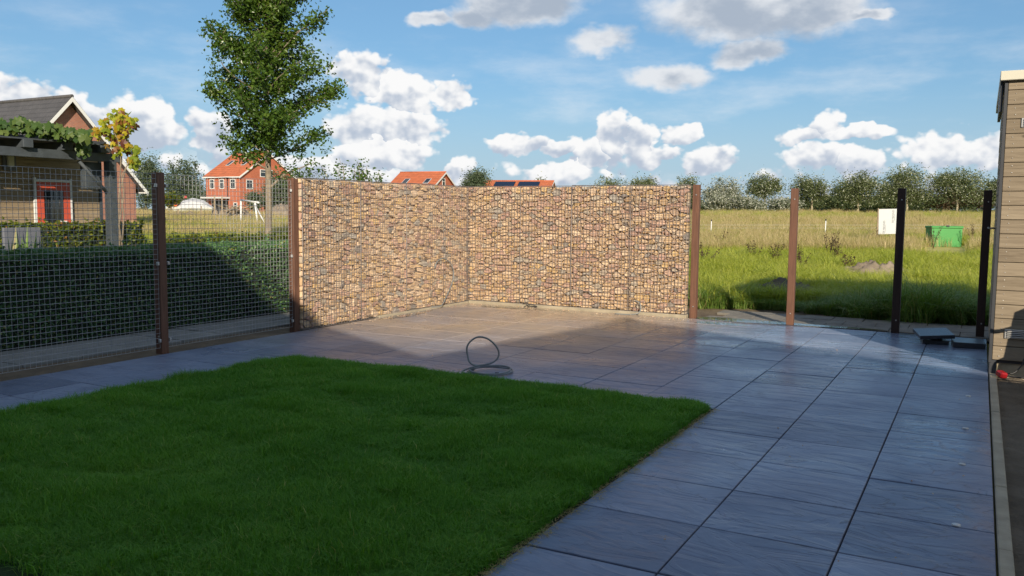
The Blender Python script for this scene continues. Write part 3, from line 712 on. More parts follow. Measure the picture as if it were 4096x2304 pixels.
def stone_verts(P, rng, T):
    c = P.mean(0); Q = P - c
    # random extra shear so that the courses do not read as a lattice
    size = math.sqrt(max(1e-6, abs(0.5 * np.sum(Q[:, 0] * np.roll(Q[:, 1], -1) - Q[:, 1] * np.roll(Q[:, 0], -1)))))
    if size < 0.013: return None
    sc = 1 - 0.0036 / size - rng.uniform(0, .06)
    if rng.uniform() < .12: sc *= rng.uniform(.84, .94)
    ring = []
    n = len(Q)
    for i in range(n):
        a, b = Q[i], Q[(i + 1) % n]
        if np.hypot(*(b - a)) < 0.006: continue
        k = rng.uniform(.08, .27)
        ring.append(a + (b - a) * k); ring.append(b + (a - b) * k)
    if len(ring) < 5: return None
    ring = np.array(ring) * sc
    ring += rng.normal(0, .0018, ring.shape)
    m = len(ring); d0 = rng.uniform(0.004, 0.030) + (0.02 if rng.uniform() < .12 else 0)
    tx, tz = rng.normal(0, .16), rng.normal(0, .20)
    def lay(s, y, til): return np.stack([ring[:, 0] * s, np.full(m, y) + (ring[:, 0] * tx + ring[:, 1] * tz) * til * s, ring[:, 1] * s], 1)
    f = lay(rng.uniform(.72, .92), d0, 1.0); f[:, 1] += rng.normal(0, .0016, m); f[:, 1] = np.maximum(f[:, 1], 0.003)
    mid = lay(1.0, d0 + size * rng.uniform(.16, .34), 0.6); mid[:, 1] = np.maximum(mid[:, 1], 0.006)
    bk = lay(.88, T - 0.012, 0)
    V = np.concatenate([f, mid, bk]); F = [tuple(range(m))]
    for q in range(2):
        for i in range(m): F.append((q * m + (i + 1) % m, q * m + i, (q + 1) * m + i, (q + 1) * m + (i + 1) % m))
    V[:, 0] += c[0]; V[:, 2] += c[1]
    return V, F, size, (c[0], c[1])
def wire_grid(mb, L, z0, z1, y, r, pitch, rng, jit=0.0015, ends=True, segs=10):
    nv = int(round(L / pitch)); nh = int(round((z1 - z0) / pitch))
    for i in range(nv + 1):
        x = L * i / nv
        mb.tube([(x + rng.normal(0, jit), y + rng.normal(0, jit), z0 + (z1 - z0) * k / segs) for k in range(segs + 1)], r, 4, False)
    for j in range(nh + 1):
        z = z0 + (z1 - z0) * j / nh
        mb.tube([(L * k / segs, y - 2 * r + rng.normal(0, jit), z + rng.normal(0, jit)) for k in range(segs + 1)], r, 4, False)
def gabion(loc, rz, L, z0, z1, T, label, seed, end_mesh=False):
    rng = np.random.default_rng(seed)
    g = empty('gabion_basket', loc, rz, label=label, cat='gabion', group='stone-filled wire baskets of the corner wall')
    H = z1 - z0
    st = []
    for P in power_cells(L, H, rng):
        s = stone_verts(P, rng, T)
        if s: st.append(s)
    st.sort(key=lambda s: -s[2])
    rest = MB()
    for i, (V, F, size, c) in enumerate(st):
        if i < 300:
            V = V.copy(); V[:, 0] -= c[0]; V[:, 2] -= c[1]
            m = MB(); m.add(V, F); m.build('stone', M_STONE, g, loc=(c[0], 0, z0 + c[1]))
        else:
            V = V.copy(); V[:, 2] += z0; rest.add(V, F)
    rest.build('small_stones', M_STONE, g, kind='stuff')
    cb = MB(); cb.box((0.012, 0.055, z0 + .004), (L - 0.012, T - .004, z1 - .015)); cb.build('inner_fill', M_SAND, g)
    w = MB(); wire_grid(w, L, z0 - .004, z1 + .008, -0.012, 0.0034, 0.05, rng)
    # top lid and back of the basket
    nl = int(round(L / .05))
    for i in range(nl + 1): w.tube([(L * i / nl, -0.004, z1 + .008), (L * i / nl, T, z1 + .008)], 0.0022, 4, False)
    for y in (T * .33, T * .66, T): w.tube([(0, y, z1 + .010), (L, y, z1 + .010)], 0.0022, 4, False)
    if end_mesh:
        for j in range(int(H / .05) + 1): w.tube([(L + .004, -0.004, z0 + j * .05), (L + .004, T, z0 + j * .05)], 0.0022, 4, False)
        for y in (T * .33, T * .66, T): w.tube([(L + .006, y, z0), (L + .006, y, z1)], 0.0022, 4, False)
    w.build('wire_mesh', M_WIRE_OLD, g, kind='stuff')
    # vertical spring binders at the ends and in the middle
    for x in (0.0, L * 0.47 + .1):
        s = MB(); s.tube([(x, -0.011, z0), (x + .002, -0.013, (z0 + z1) / 2), (x, -0.011, z1)], 0.0045, 6); s.build('binding_rod', M_WIRE_OLD, g)
    return g
GX, GY, GZ0, GZ1, GT = -7.14, 11.52, 0.045, 1.835, 0.15
gabion((GX, 7.74, 0), R(90), 2.11, 0.01, GZ1 - .01, GT, 'left-hand stone basket standing next to the brown post of the wire fence', 21)
gabion((GX, 9.86, 0), R(90), 1.80, 0.03, GZ1, GT, 'narrow stone basket on the left just before the inner corner', 22)
gabion((GX - .002, GY, 0), 0, 1.812, GZ0, GZ1, GT, 'stone basket on the right just after the inner corner', 23)
gabion((-5.325, GY, 0), 0, 1.76, GZ0, GZ1 + .005, GT, 'rightmost stone basket ending at the free-standing brown post', 24, True)
m = MB(); m.box((-7.10, GY - .035, -0.12), (-3.54, GY + .2, 0.040), bev=.008); m.build('concrete_footing', M_CONC, kind='structure')
m = MB(); m.box((-7.34, 9.2, -0.12), (-7.105, 11.6, 0.024), bev=.008); m.build('concrete_footing_side', M_CONC, kind='structure')

# ---------------------------------------------------------------- posts and wire fence
def post(loc, h, label, lean=0.0, mat=None):
    m = MB(); m.box((-.045, -.045, -.25), (.045, .045, h), bev=.004)
    po = m.build('fence_post', mat or M_POST, None, loc=loc, rot=(lean * .3, lean, random.gauss(0, .02)), label=label, cat='post', group='brown hardwood posts around the terrace')
    for z in (.16, h - .14):
        q = MB(); q.tube([(.008, -.044, z), (.008, -.053, z)], .009, 6); q.build('bolt', M_ALU, po)
    return po
post((-7.255, 3.86, 0), 1.81, 'hardwood post just outside the left side of the frame')
post((-7.245, 5.80, 0), 1.81, 'dark brown post between the two wire mesh fence panels')
post((-7.225, 7.69, 0), 1.82, 'brown post where the wire fence meets the stone wall')
post((-3.47, 11.60, 0), 1.85, 'brown post at the free right end of the stone wall')
post((-2.14, 11.51, 0), 1.79, 'sunlit brown post standing alone beside the stone wall end')
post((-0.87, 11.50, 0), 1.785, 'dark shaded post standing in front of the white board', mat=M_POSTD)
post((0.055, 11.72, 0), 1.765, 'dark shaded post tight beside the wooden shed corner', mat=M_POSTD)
def fence_panel(y0, y1, label):
    t = empty('wire_fence_panel', (-7.235, y0, 0), R(90), label=label, cat='fence', group='wire mesh fence panels along the left side')
    rng = np.random.default_rng(int(y0 * 10)); w = MB(); wire_grid(w, y1 - y0, 0.045, 1.795, -0.02, 0.0020, 0.05, rng, 0.0006, segs=4)
    w.build('wire_mesh', M_WIRE, t, kind='stuff')
    for x in (0.012, y1 - y0 - .012):
        for z in (.12, .9, 1.68):
            c = MB(); c.box((x - .012, -.045, z - .018), (x + .012, -.020, z + .018), bev=.004); c.build('clamp', M_ALU, t)
fence_panel(3.91, 5.75, 'wire mesh fence panel at the left edge in front of the hedge')
fence_panel(5.85, 7.645, 'wire mesh fence panel between the dark post and the stone wall')

# ---------------------------------------------------------------- hedges
def hedge(name, x0, x1, y0, y1, h, n_m2, size, mat, label, seed, lump=0.05):
    rng = np.random.default_rng(seed); t = empty(name, ((x0 + x1) / 2, (y0 + y1) / 2, 0), label=label, cat='hedge')
    cx, cy = (x0 + x1) / 2, (y0 + y1) / 2
    Ly, Lx = y1 - y0, x1 - x0
    faces = [('f', Ly * h), ('b', Ly * h * .3), ('t', Ly * Lx), ('e', Lx * h), ('e2', Lx * h)]
    pts = []
    from mathutils import noise as mn
    for k, A in faces:
        n = int(A * n_m2); a, b = rng.uniform(0, 1, n), rng.uniform(0, 1, n); dpt = np.abs(rng.normal(0, .045, n))
        if k == 'f': p = np.stack([x1 - dpt, y0 + a * Ly, b * h], 1)
        elif k == 'b': p = np.stack([x0 + dpt, y0 + a * Ly, b * h], 1)
        elif k == 't': p = np.stack([x0 + a * Lx, y0 + b * Ly, h - dpt], 1)
        elif k == 'e': p = np.stack([x0 + a * Lx, y1 - dpt, b * h], 1)
        else: p = np.stack([x0 + a * Lx, y0 + dpt, b * h], 1)
        pts.append(p)
    P = np.concatenate(pts)
    d = np.array([mn.fractal(Vector((p[0] * 2.5, p[1] * 2.5, p[2] * 2.5)), 0.9, 2.0, 3) for p in P]) * lump
    P[:, 0] += d; P[:, 2] += d * .6
    edge = np.clip((P[:, 2] - (h - .10)) / .10, 0, 1) * np.clip((P[:, 0] - (x1 - .10)) / .10, 0, 1); P[:, 2] -= edge * .04; P[:, 0] -= edge * .04
    ns = int(Ly * 14); sy = rng.uniform(y0, y1, ns)
    for q in range(ns):
        b0 = np.array([x1 - rng.uniform(-.02, .5) * Lx, sy[q], h]); L_ = rng.uniform(.03, .13); P = np.concatenate([P, b0 + np.array([rng.normal(0, .03), rng.normal(0, .03), L_]) * rng.uniform(0, 1, (5, 1)) + rng.normal(0, .012, (5, 3))])
    P[:, 2] = np.maximum(P[:, 2], .0)
    P[:, 0] -= cx; P[:, 1] -= cy
    link('foliage', leaves_mesh('foliage', P, size, mat, rng, .6, .1, .5), t, kind='stuff')
    c = MB(); c.box((x0 + .07 - cx, y0 + .07 - cy, -.06), (x1 - .07 - cx, y1 - .07 - cy, h - .07)); c.build('twig_core', M_HCORE, t)
    for i in range(int(Ly / .25)):
        s = MB(); yy = y0 + .15 + i * .25 - cy; s.tube([(x1 - .22 - cx, yy, -.05), (x1 - .2 - cx, yy + random.gauss(0, .03), .12)], .012, 5); s.build('stem', M_BARK, t)
hedge('clipped_hedge', -9.45, -8.62, 2.3, 10.2, 0.985, 2300, 0.042, M_HEDGE, 'dark clipped hedge right behind the wire fence', 5)
hedge('beech_hedge', -17.55, -17.0, 7.5, 13.2, 1.10, 700, 0.085, M_HEDGE2, 'low yellow-green hedge in front of the shed with the red door', 6, .10)
hedge('low_beech_hedge', -16.9, -16.3, 13.4, 19.0, 0.78, 620, 0.085, M_HEDGE2, 'low sunlit hedge in front of the big tree trunk', 8, .14)

# ---------------------------------------------------------------- shed on the right
def shed():
    t = empty('garden_shed', (0.135, 9.0, 0), label='wooden garden shed with horizontal boards and cream roof edge at the right', cat='shed')
    W, Dp = 3.2, 2.7; z = 0.13
    pl = MB(); pl.box((0, -.011, 0), (W, .011, .1245), bev=.003); me = pl.mesh('board', M_CLAD)
    i = 0
    while z < 2.66:
        o = link('board', me, t, (0.018, random.uniform(-.001, .001), z), (R(-1.2), 0, 0)); 
        for nx in (0.06, .62, 1.25):
            n = MB(); n.tube([(nx + random.gauss(0, .006), -.0135, .035), (nx, -.010, .035)], .0035, 6); n.tube([(nx + random.gauss(0, .006), -.0135, .095), (nx, -.010, .095)], .0035, 6); n.build('nail', M_ALU, o)
        z += 0.1295; i += 1
    b = MB(); b.box((0.03, .014, .10), (W, Dp, 2.66)); b.build('wall', M_DARKTRIM, t)
    b = MB(); b.box((-.012, -.016, .10), (.016, .06, 2.66), bev=.003); b.build('corner_trim', M_DARKTRIM, t)
    sp = MB(); sp.box((-.011, .05, 0), (.011, Dp, .1245), bev=.003); sm = sp.mesh('side_board', M_CLAD2); z = .13
    while z < 2.66: link('side_board', sm, t, (.014, 0, z), (0, R(1.2), 0)); z += .1295
    f = MB(); f.box((-.05, -.06, 2.672), (W + .06, Dp + .06, 2.755), bev=.004); r = f.build('roof', M_CREAM, t)
    f = MB(); f.box((-.045, .02, 2.40), (-.020, 1.0, 2.670), bev=.003); f.build('gutter_board', M_DARKTRIM, t)
    f = MB(); f.box((.06, .03, -.1), (W, Dp, .12)); f.build('foundation', M_CONC, t)
    f = MB(); f.box((-.005, -.012, -.06), (.055, .25, .125), bev=.004); f.build('corner_block', M_DARKTRIM, t)
    def vent(x, z):
        v = MB(); v.box((x, -.022, z), (x + .20, -.012, z + .085), bev=.003); o = v.build('vent_frame', M_ALU, t)
        for k in range(4):
            s = MB(); s.box((x + .018, -.034, z + .012 + k * .017), (x + .182, -.023, z + .022 + k * .017), Matrix.Translation((0, 0, 0)), .002); s.build('vent_slat', M_ALU, o)
            d = MB(); d.box((x + .018, -.0245, z + .0225 + k * .017), (x + .182, -.0225, z + .0275 + k * .017)); d.build('vent_gap', M_BLACK, o)
    vent(.135, 2.25); vent(.105, .335)
    h = MB(); h.tube([(-.012, .30, 1.34), (-.06, .30, 1.34), (-.075, .24, 1.345), (-.075, .16, 1.345)], .009, 8); h.build('latch', M_ALU, t)
shed()

# ---------------------------------------------------------------- the houses whose shadow lies on the lawn
def gable_house(name, loc, rz, W, Dp, ef, eb, ridge, ay, mw, mr, label, windows=(), gwin=(), doors=(), over=0.3, chimney=False, bargeboard=None, glass=None, skylights=(), solar=(), cat='house', gutter=True):
    """local x along the ridge (0..W), y depth; front eave height ef, back eb, ridge at y=ay"""
    t = empty(name, loc, rz, label=label, cat=cat)
    w = MB(); w.prism([(0, 0, -.3), (0, Dp, -.3), (0, Dp, eb), (0, ay, ridge - .05), (0, 0, ef)], (W, 0, 0)); w.build('wall', mw, t)
    r = MB(); th = .14; sf = (ridge - ef) / ay; sb = (ridge - eb) / (Dp - ay); o = over
    pf = [(-o, -o, ef - sf * o), (-o, ay, ridge), (-o, Dp + o, eb - sb * o)]
    r.prism([pf[0], pf[1], pf[2], (pf[2][0], pf[2][1], pf[2][2] + th), (pf[1][0], pf[1][1], pf[1][2] + th), (pf[0][0], pf[0][1], pf[0][2] + th)], (W + 2 * o, 0, 0))
    ro = r.build('roof', mr, t)
    k = MB(); k.tube([(-o, ay, ridge + th), (W + o, ay, ridge + th)], .09, 8); k.build('ridge_tiles', mr, ro)
    if bargeboard:
        for x in (-o - .03, W + o):
            b = MB(); h = .22
            b.prism([(x, p[1], p[2] - h + .10) for p in pf] + [(x, p[1], p[2] + .10) for p in reversed(pf)], (.03, 0, 0)); b.build('bargeboard', bargeboard, ro)
        for yy, zz in ((-o - .06, ef - sf * o), (Dp + o - .06, eb - sb * o)):
            b = MB(); b.box((-o, yy, zz - .02), (W + o, yy + .12, zz + .10)); b.build('gutter', bargeboard, ro)
    def win(x0, z0, ww, hh, side):
        f = MB(); g = MB()
        def bx(mb, a0, a1, c0, c1, d0, d1):
            if side == 'f': mb.box((a0, d0, c0), (a1, d1, c1))
            else: mb.box((W - d1, a0, c0), (W - d0, a1, c1))
        fr = .07
        for q in ((x0, x0 + fr, z0, z0 + hh), (x0 + ww - fr, x0 + ww, z0, z0 + hh), (x0 + fr, x0 + ww - fr, z0, z0 + fr), (x0 + fr, x0 + ww - fr, z0 + hh - fr, z0 + hh), (x0 + fr, x0 + ww - fr, z0 + hh * .62, z0 + hh * .62 + .05)):
            bx(f, *q, -.05, .02)
        bx(g, x0 + .02, x0 + ww - .02, z0 + .02, z0 + hh - .02, -.02, .015)
        fo = f.build('window', bargeboard or M_WHITE, t); g.build('pane', glass or M_GLASS, fo)
    for q in windows: win(*q, 'f')
    for q in gwin: win(*q, 'g')
    for (x0, ww, hh, mt) in doors:
        d = MB(); d.box((x0, -.06, 0), (x0 + ww, .02, hh)); d.build('door', mt, t)
    nrm = Vector((0, -sf, 1)).normalized()
    for kind, L in (('skylight', skylights), ('solar_panel', solar)):
        for (x0, s0, ww, ss) in L:   # distance up the slope from the eave, as fraction of the slope
            p0 = Vector((x0, ay * s0, ef + (ridge - ef) * s0)) + nrm * (th + .03); p1 = Vector((x0, ay * (s0 + ss), ef + (ridge - ef) * (s0 + ss))) + nrm * (th + .03)
            fm = MB(); fm.prism([p0, p0 + Vector((ww, 0, 0)), p1 + Vector((ww, 0, 0)), p1], nrm * .06); fo = fm.build(kind, M_GREYP if kind == 'skylight' else M_BLACK, ro)
            e = Vector((.06, 0, 0)); dd = (p1 - p0).normalized() * .06
            fm = MB(); fm.prism([p0 + e + dd, p0 + Vector((ww, 0, 0)) - e + dd, p1 + Vector((ww, 0, 0)) - e - dd, p1 + e - dd], nrm * .068); fm.build('pane', M_GLASS if kind == 'skylight' else M_SOLAR, fo)
    if chimney:
        c = MB(); c.box((W * .55, ay - .3, ridge - .3), (W * .55 + .5, ay + .3, ridge + .8)); c.build('chimney', mw, ro)
    return t
gable_house('brick_house', (2.50, -12.0, -0.02), R(90), 9.0, 13.0, 4.78, 4.78, 7.48, 6.5, M_BRICK_B, M_ROOFD, 'brown brick house behind the viewer that shades the lawn', gwin=((1.2, .1, 1.1, 2.2), (4.0, .9, 2.0, 1.4), (8.5, .9, 1.6, 1.4), (3.0, 3.3, 1.4, 1.3), (8.2, 3.3, 1.4, 1.3)), over=.05, bargeboard=M_WHITE)
gable_house('neighbouring_house', (12.4, -12.0, -0.02), R(90), 9.0, 9.85, 4.40, 4.91, 6.81, 6.45, M_BRICK_B, M_ROOFD, 'brown brick house behind the viewer on the right-hand plot', gwin=((1.5, .9, 1.6, 1.4), (6.0, .9, 2.0, 1.4), (5.0, 3.3, 1.4, 1.3)), over=.05, bargeboard=M_WHITE)

# ================================================================ TREES
def limb(mb, p0, p1, r0, r1, rng, bend=0.08, segs=5, n=6):
    p0, p1 = np.array(p0, float), np.array(p1, float); L = np.linalg.norm(p1 - p0); pts = []; rs = []
    j = rng.normal(0, bend * L, 3); j[2] = abs(j[2]) * .3
    for k in range(segs + 1):
        t = k / segs; pts.append(p0 + (p1 - p0) * t + j * math.sin(math.pi * t) * np.array([1, 1, .6])); rs.append(r0 + (r1 - r0) * t)
    mb.tube(pts, rs, n, True); return pts
def pear_tree():
    D = 27.0; base = GP(266, D); rng = np.random.default_rng(3)
    t = empty('pear_tree', base, label='tall leafy tree with a straight bare trunk behind the wire fence', cat='tree')
    top = 10.6; zb = lambda py: (PT(266, D, py).z - base.z)
    trunk = MB(); tp = []; tr = []
    for k in range(16):
        z = top * k / 15; tp.append((0.10 * math.sin(z * .55) + 0.02 * z, 0.05 * math.cos(z * .8), z - .1 if k == 0 else z)); tr.append(max(.012, 0.115 * (1 - z / top) ** .8 + (.03 if k == 0 else 0)))
    trunk.tube(tp, tr, 12)
    def tx(z):
        return np.array([0.10 * math.sin(z * .55) + 0.02 * z, 0.05 * math.cos(z * .8), z])
    # crown radius to the right / left of the trunk, by height
    prof = [(2.2, .7, .4), (2.9, 1.7, .95), (3.6, 2.75, 1.5), (4.3, 2.8, 1.7), (5.1, 2.4, 1.75), (6.0, 1.95, 1.65), (6.9, 1.8, 1.65), (7.5, 1.65, 1.45), (8.1, 1.3, 1.05), (9.3, .9, .7), (10.6, .3, .3)]
    def rad(z, side):
        for a, b in zip(prof, prof[1:]):
            if a[0] <= z <= b[0]:
                f = (z - a[0]) / (b[0] - a[0]); rr = a[1] + (b[1] - a[1]) * f; rl = a[2] + (b[2] - a[2]) * f
                return rl + (rr - rl) * (side * .5 + .5)
        return .3
    br = MB(); P = []; ang = 0.0
    rd, fd = np.array(RH), np.array(FH)
    nb = 58
    for i in range(nb):
        z0 = 2.55 + (top - 3.0) * (i / nb) ** 0.95; ang += 2.399 + rng.normal(0, .3)
        rise = rng.uniform(.75, 1.45) * (1.0 if z0 < 8 else .8)
        side = math.cos(ang); z1 = z0 + rise
        rr = rad(min(z1, 10.5), side) * rng.uniform(.72, 1.06)
        d = rd * math.cos(ang) + fd * math.sin(ang)
        p0 = tx(z0); p1 = p0 * [1, 1, 0] + d * rr + np.array([0, 0, z1])
        pts = limb(br, p0, p1, .038 * (1 - z0 / 13), .008, rng, .07)
        for s in range(11):
            f = rng.uniform(.2, 1.0); q = np.array(pts[0]) + (np.array(pts[-1]) - np.array(pts[0])) * f
            e = q + np.array([*rng.normal(0, .28, 2), rng.uniform(-.12, .42)]) * (1.15 - .3 * f)
            limb(br, q, e, .010, .004, rng, .1, 2, 4)
            n = int(rng.uniform(44, 78)); a = rng.uniform(0, 1, n)[:, None]
            P.append(q + (e - q) * a + rng.normal(0, .14, (n, 3)))
        n = 50; P.append(np.array(pts[-1]) + rng.normal(0, .15, (n, 3)))
        # whip at the tip
        e = np.array(pts[-1]) + d * rng.uniform(.1, .35) + np.array([0, 0, rng.uniform(.0, .4)])
        limb(br, pts[-1], e, .006, .002, rng, .05, 2, 4); P.append(np.array(pts[-1]) + (e - np.array(pts[-1])) * rng.uniform(0, 1, (12, 1)) + rng.normal(0, .05, (12, 3)))
    # the low broken-off limb on the right
    q0 = tx(1.95); q1 = tx(2.2) + rd * .55 + [0, 0, .25]; q2 = q1 + rd * .9 + [0, 0, .35]
    limb(br, q0, q1, .045, .035, rng, .03); limb(br, q1, q2, .03, .012, rng, .05)
    for s in range(8):
        e = q1 + (q2 - q1) * rng.uniform(.2, 1) + rng.normal(0, .3, 3); P.append(e + rng.normal(0, .14, (26, 3)))
    trunk.build('trunk', M_BARK, t); br.build('branches', M_BARK, t)
    P = np.concatenate(P)
    link('crown', leaves_mesh('crown', P[P[:, 2] > 2.55 - .5 * (P @ np.array(RH) > .3)], 0.125, M_PEAR, rng, .58, .55, .2), t, kind='stuff')
pear_tree()
def tree(name, px, D, top_py, wpx, stem_py, mat, n, label, seed, size=.3, group=None, base_dz=0, trunk=M_TRUNKP, cat='tree', clusters=26, flat=1.0, depth=None):
    """stem_py: the row where the crown begins"""
    rng = np.random.default_rng(seed); b = GP(px, D); b.z += base_dz
    zt = PT(px, D, top_py).z - b.z; zs = max(0.05, PT(px, D, stem_py).z - b.z); rx = wpx / FPX * D / 2
    t = empty(name, b, label=label, cat=cat, group=group)
    H = zt - zs; C = []
    for _ in range(clusters):
        v = rng.normal(size=3); v /= np.linalg.norm(v); v *= rng.uniform(.35, 1.0) ** .5
        f = (v[2] * .5 + .5)
        C.append((v[0] * rx * .82, v[1] * (depth or rx) * .82, zs + H * (.10 + .82 * f)))
    C = np.array(C)
    tk = MB(); r0 = max(.06, .018 * zt + .04)
    tk.tube([(0, 0, -.2), (0.02 * zt, 0, zs * .6), (0.01 * zt, 0, zs), (0, 0, zs + H * .35), (0, 0, zs + H * .8)], [r0 * 1.25, r0, r0 * .9, r0 * .6, r0 * .15], 8)
    for c in C[:10]: limb(tk, (0, 0, min(zs + H * .1 + rng.uniform(0, .3) * H, c[2])), c, r0 * .3, r0 * .08, rng, .06, 3, 5)
    tk.build('trunk', trunk, t)
    n = int(n * 2.2); k = n // len(C); P = []
    for c in C:
        s = rng.uniform(.7, 1.2) * np.array([rx, depth or rx, H * .5 * flat]) * .30
        P.append(c + rng.normal(0, 1, (k, 3)) * s)
        w = c + np.clip(rng.normal(0, .7, 3), -.9, .9) * s * 1.8                        # loose tips at the outline
        P.append(w + rng.normal(0, 1, (k // 6, 3)) * s * .35)
    P = np.concatenate(P); P = P[P[:, 2] > max(.05, zs * .55)]
    link('crown', leaves_mesh('crown', P, size, mat, rng, .5, .1, .3), t, kind='stuff')
    return t
gp = 'young poplars along the far side of the meadow'
tree('poplar_tree', 687, 150, 177, 24, 206, M_POPLAR, 1500, 'small poplar partly hidden by the post at the stone wall end', 31, .32, gp)
tree('poplar_tree', 764, 152, 176, 34, 200, M_POPLAR, 2600, 'poplar rising out of the silvery bushes left of the sunlit post', 32, .32, gp)
tree('poplar_tree', 811, 148, 177, 32, 204, M_POPLAR, 2600, 'poplar with bare pale trunk directly right of the sunlit post', 33, .32, gp)
tree('poplar_tree', 857, 145, 174, 42, 203, M_POPLAR, 3200, 'poplar with pale trunk left of the white board, in front of the barn roof', 34, .32, gp)
tree('poplar_tree', 906, 143, 171.5, 46, 202, M_POPLAR, 3400, 'poplar with forked trunk right behind the dark post at the white board', 35, .32, gp)
tree('poplar_tree', 956, 141, 171, 46, 201, M_POPLAR, 3400, 'poplar above the green container, the farthest right in full view', 36, .32, gp)
tree('poplar_tree', 999, 140, 178, 34, 201, M_POPLAR, 1800, 'poplar mostly hidden behind the wooden shed', 37, .32, gp)
gs = 'silvery bushes at the far edge of the meadow'
tree('white_poplar_bush', 723, 146, 179, 36, 211, M_SILVER, 3000, 'tall silvery grey-green bush right of the stone wall post', 41, .34, gs, cat='bush', clusters=30)
tree('white_poplar_bush', 720, 142, 196, 26, 213, M_SILVER, 1200, 'low silvery bush at the foot of the tall grey bush', 42, .34, gs, cat='bush', clusters=14)
tree('white_poplar_bush', 748, 141, 195, 34, 213, M_SILVER, 1800, 'broad low silvery bush midway between wall post and sunlit post', 43, .34, gs, cat='bush', clusters=18)
tree('white_poplar_bush', 781, 142, 197, 34, 213, M_SILVER, 1500, 'low silvery bush tucked just left of the sunlit post', 44, .34, gs, cat='bush', clusters=16)
gd = 'dark trees of the farmyard wood'
k = 0
for px, tp, wd, lab, mt in [(692, 199, 34, 'low dark bush behind the stone wall post', M_DARKG), (836, 196, 40, 'dark bush below the barn roof, right of the sunlit post', M_DARKG), (842, 186, 26, 'round dark tree left of the poplar before the barn', M_DARKG),
        (880, 196, 44, 'dark bush below the right end of the barn roof', M_DARKG), (887, 184, 22, 'slender dark tree just left of the dark post at the board', M_DARKG), (925, 190, 40, 'dull green bush between the two rightmost poplars', M_DARKG),
        (940, 186, 36, 'brownish tree behind the rightmost full poplar', M_RUSTG), (972, 186, 36, 'rust-brown tree beside the shaded post at the shed', M_RUSTG), (962, 195, 50, 'dark bush at the foot of the rightmost full poplar', M_DARKG),
        (1004, 192, 50, 'dark bush behind the wooden shed', M_DARKG), (806, 199, 34, 'dark low bush behind the poplar right of the sunlit post', M_DARKG), (906, 198, 40, 'dark low bush behind the forked poplar', M_DARKG), (868, 200, 36, 'dark low bush behind the poplar in front of the barn', M_DARKG)]:
    tree('dark_tree', px, 168, tp, wd, 213, mt, 1500, lab, 60 + k, .40, gd, trunk=M_BARK, clusters=16); k += 1
gw = 'tree tops showing above the stone wall'
tree('willow_tree', 475, 120, 171, 26, 200, M_WILLOW, 2200, 'grey-green tree top between the two red roofs above the wall', 81, .28, gw, trunk=M_BARK)
tree('poplar_tree', 607, 150, 178.5, 28, 202, M_POPLAR, 1600, 'tree top above the stone wall, left one of three', 82, .32, gw)
tree('poplar_tree', 644, 150, 178.5, 28, 202, M_POPLAR, 1600, 'tree top above the stone wall, middle one of three', 83, .32, gw)
tree('poplar_tree', 540, 160, 178, 14, 202, M_POPLAR, 500, 'tiny tree top behind the roof with the solar panels', 84, .32, gw)
gl = 'willows behind the wire fence'
tree('willow_tree', 146, 118, 160, 30, 214, M_WILLOW, 2600, 'tall grey-green willow just left of the dark post', 91, .30, gl, trunk=M_BARK)
tree('willow_tree', 183, 112, 163, 34, 214, M_WILLOW, 3200, 'broad feathery willow between the dark post and the red house', 92, .30, gl, trunk=M_BARK)
tree('willow_tree', 203, 108, 190, 26, 214, M_WILLOW, 1200, 'low willow at the left corner of the red house', 93, .30, gl, trunk=M_BARK)
tree('willow_tree', 278, 88, 176, 30, 214, M_WILLOW, 2600, 'grey-green willow right behind the bare trunk of the big tree', 94, .26, gl, trunk=M_BARK)
tree('willow_tree', 254, 84, 193, 16, 213, M_WILLOW, 800, 'small round bush just left of the bare tree trunk', 95, .22, gl, trunk=M_BARK)
tree('willow_tree', 300, 125, 173, 40, 205, M_WILLOW, 1600, 'faint willow top above the left end of the stone wall', 96, .30, gl, trunk=M_BARK)
tree('round_shrub', 171, 80, 193, 16, 206, M_HEDGE2, 900, 'bright green round shrub right of the dark post', 97, .2, None, cat='shrub', trunk=M_BARK)
def sapling():
    D = 24.0; b = GP(352, D); rng = np.random.default_rng(12)
    t = empty('leafy_shrub', b, label='loose leafy shrub peeping over the left stone wall', cat='shrub')
    br = MB(); P = []
    for i in range(26):
        px = rng.uniform(320, 386); tp = 172 - 14 * math.exp(-((px - 345) / 24) ** 2) + rng.uniform(-2, 10)
        e = np.array(PT(px, D + rng.uniform(-.5, .5), tp) - b); q = np.array([e[0] * .3, e[1] * .3, .4])
        pts = limb(br, (e[0] * .1, e[1] * .1, 0), e, .02, .004, rng, .05)
        n = 70; f = rng.uniform(.45, 1.0, n)[:, None]; P.append(np.array(pts[0]) + (np.array(pts[-1]) - np.array(pts[0])) * f + rng.normal(0, .09, (n, 3)))
    br.build('branches', M_BARK, t); link('foliage', leaves_mesh('foliage', np.concatenate(P), .10, M_PEAR, rng, .5, .0, .3), t, kind='stuff')
sapling()
# far hedge line across the meadow
def far_hedge():
    rng = np.random.default_rng(77); P = []
    for px in np.arange(640, 1080, .16):
        D = rng.uniform(152, 158); p = GP(px, D); P.append((p.x, p.y, p.z + rng.uniform(0, 1.0)))
    P = np.repeat(np.array(P), 2, 0) + rng.normal(0, .25, (len(P) * 2, 3))
    link('far_hedgerow', leaves_mesh('far_hedgerow', P, .55, M_DARKG, rng, .8, 0, .5), None, label='thin dark hedgerow drawn across the far side of the meadow', cat='hedgerow', kind='stuff')
far_hedge()
def barn():
    p = GP(820, 175); gable_house('barn', p, YAW - R(8), 14.5, 9, 1.2, 1.2, PT(820, 175, 196.5).z - p.z, 4.5, M_BRICK_B, M_ROOFD, 'long low barn roof between the far poplars', cat='barn')
barn()

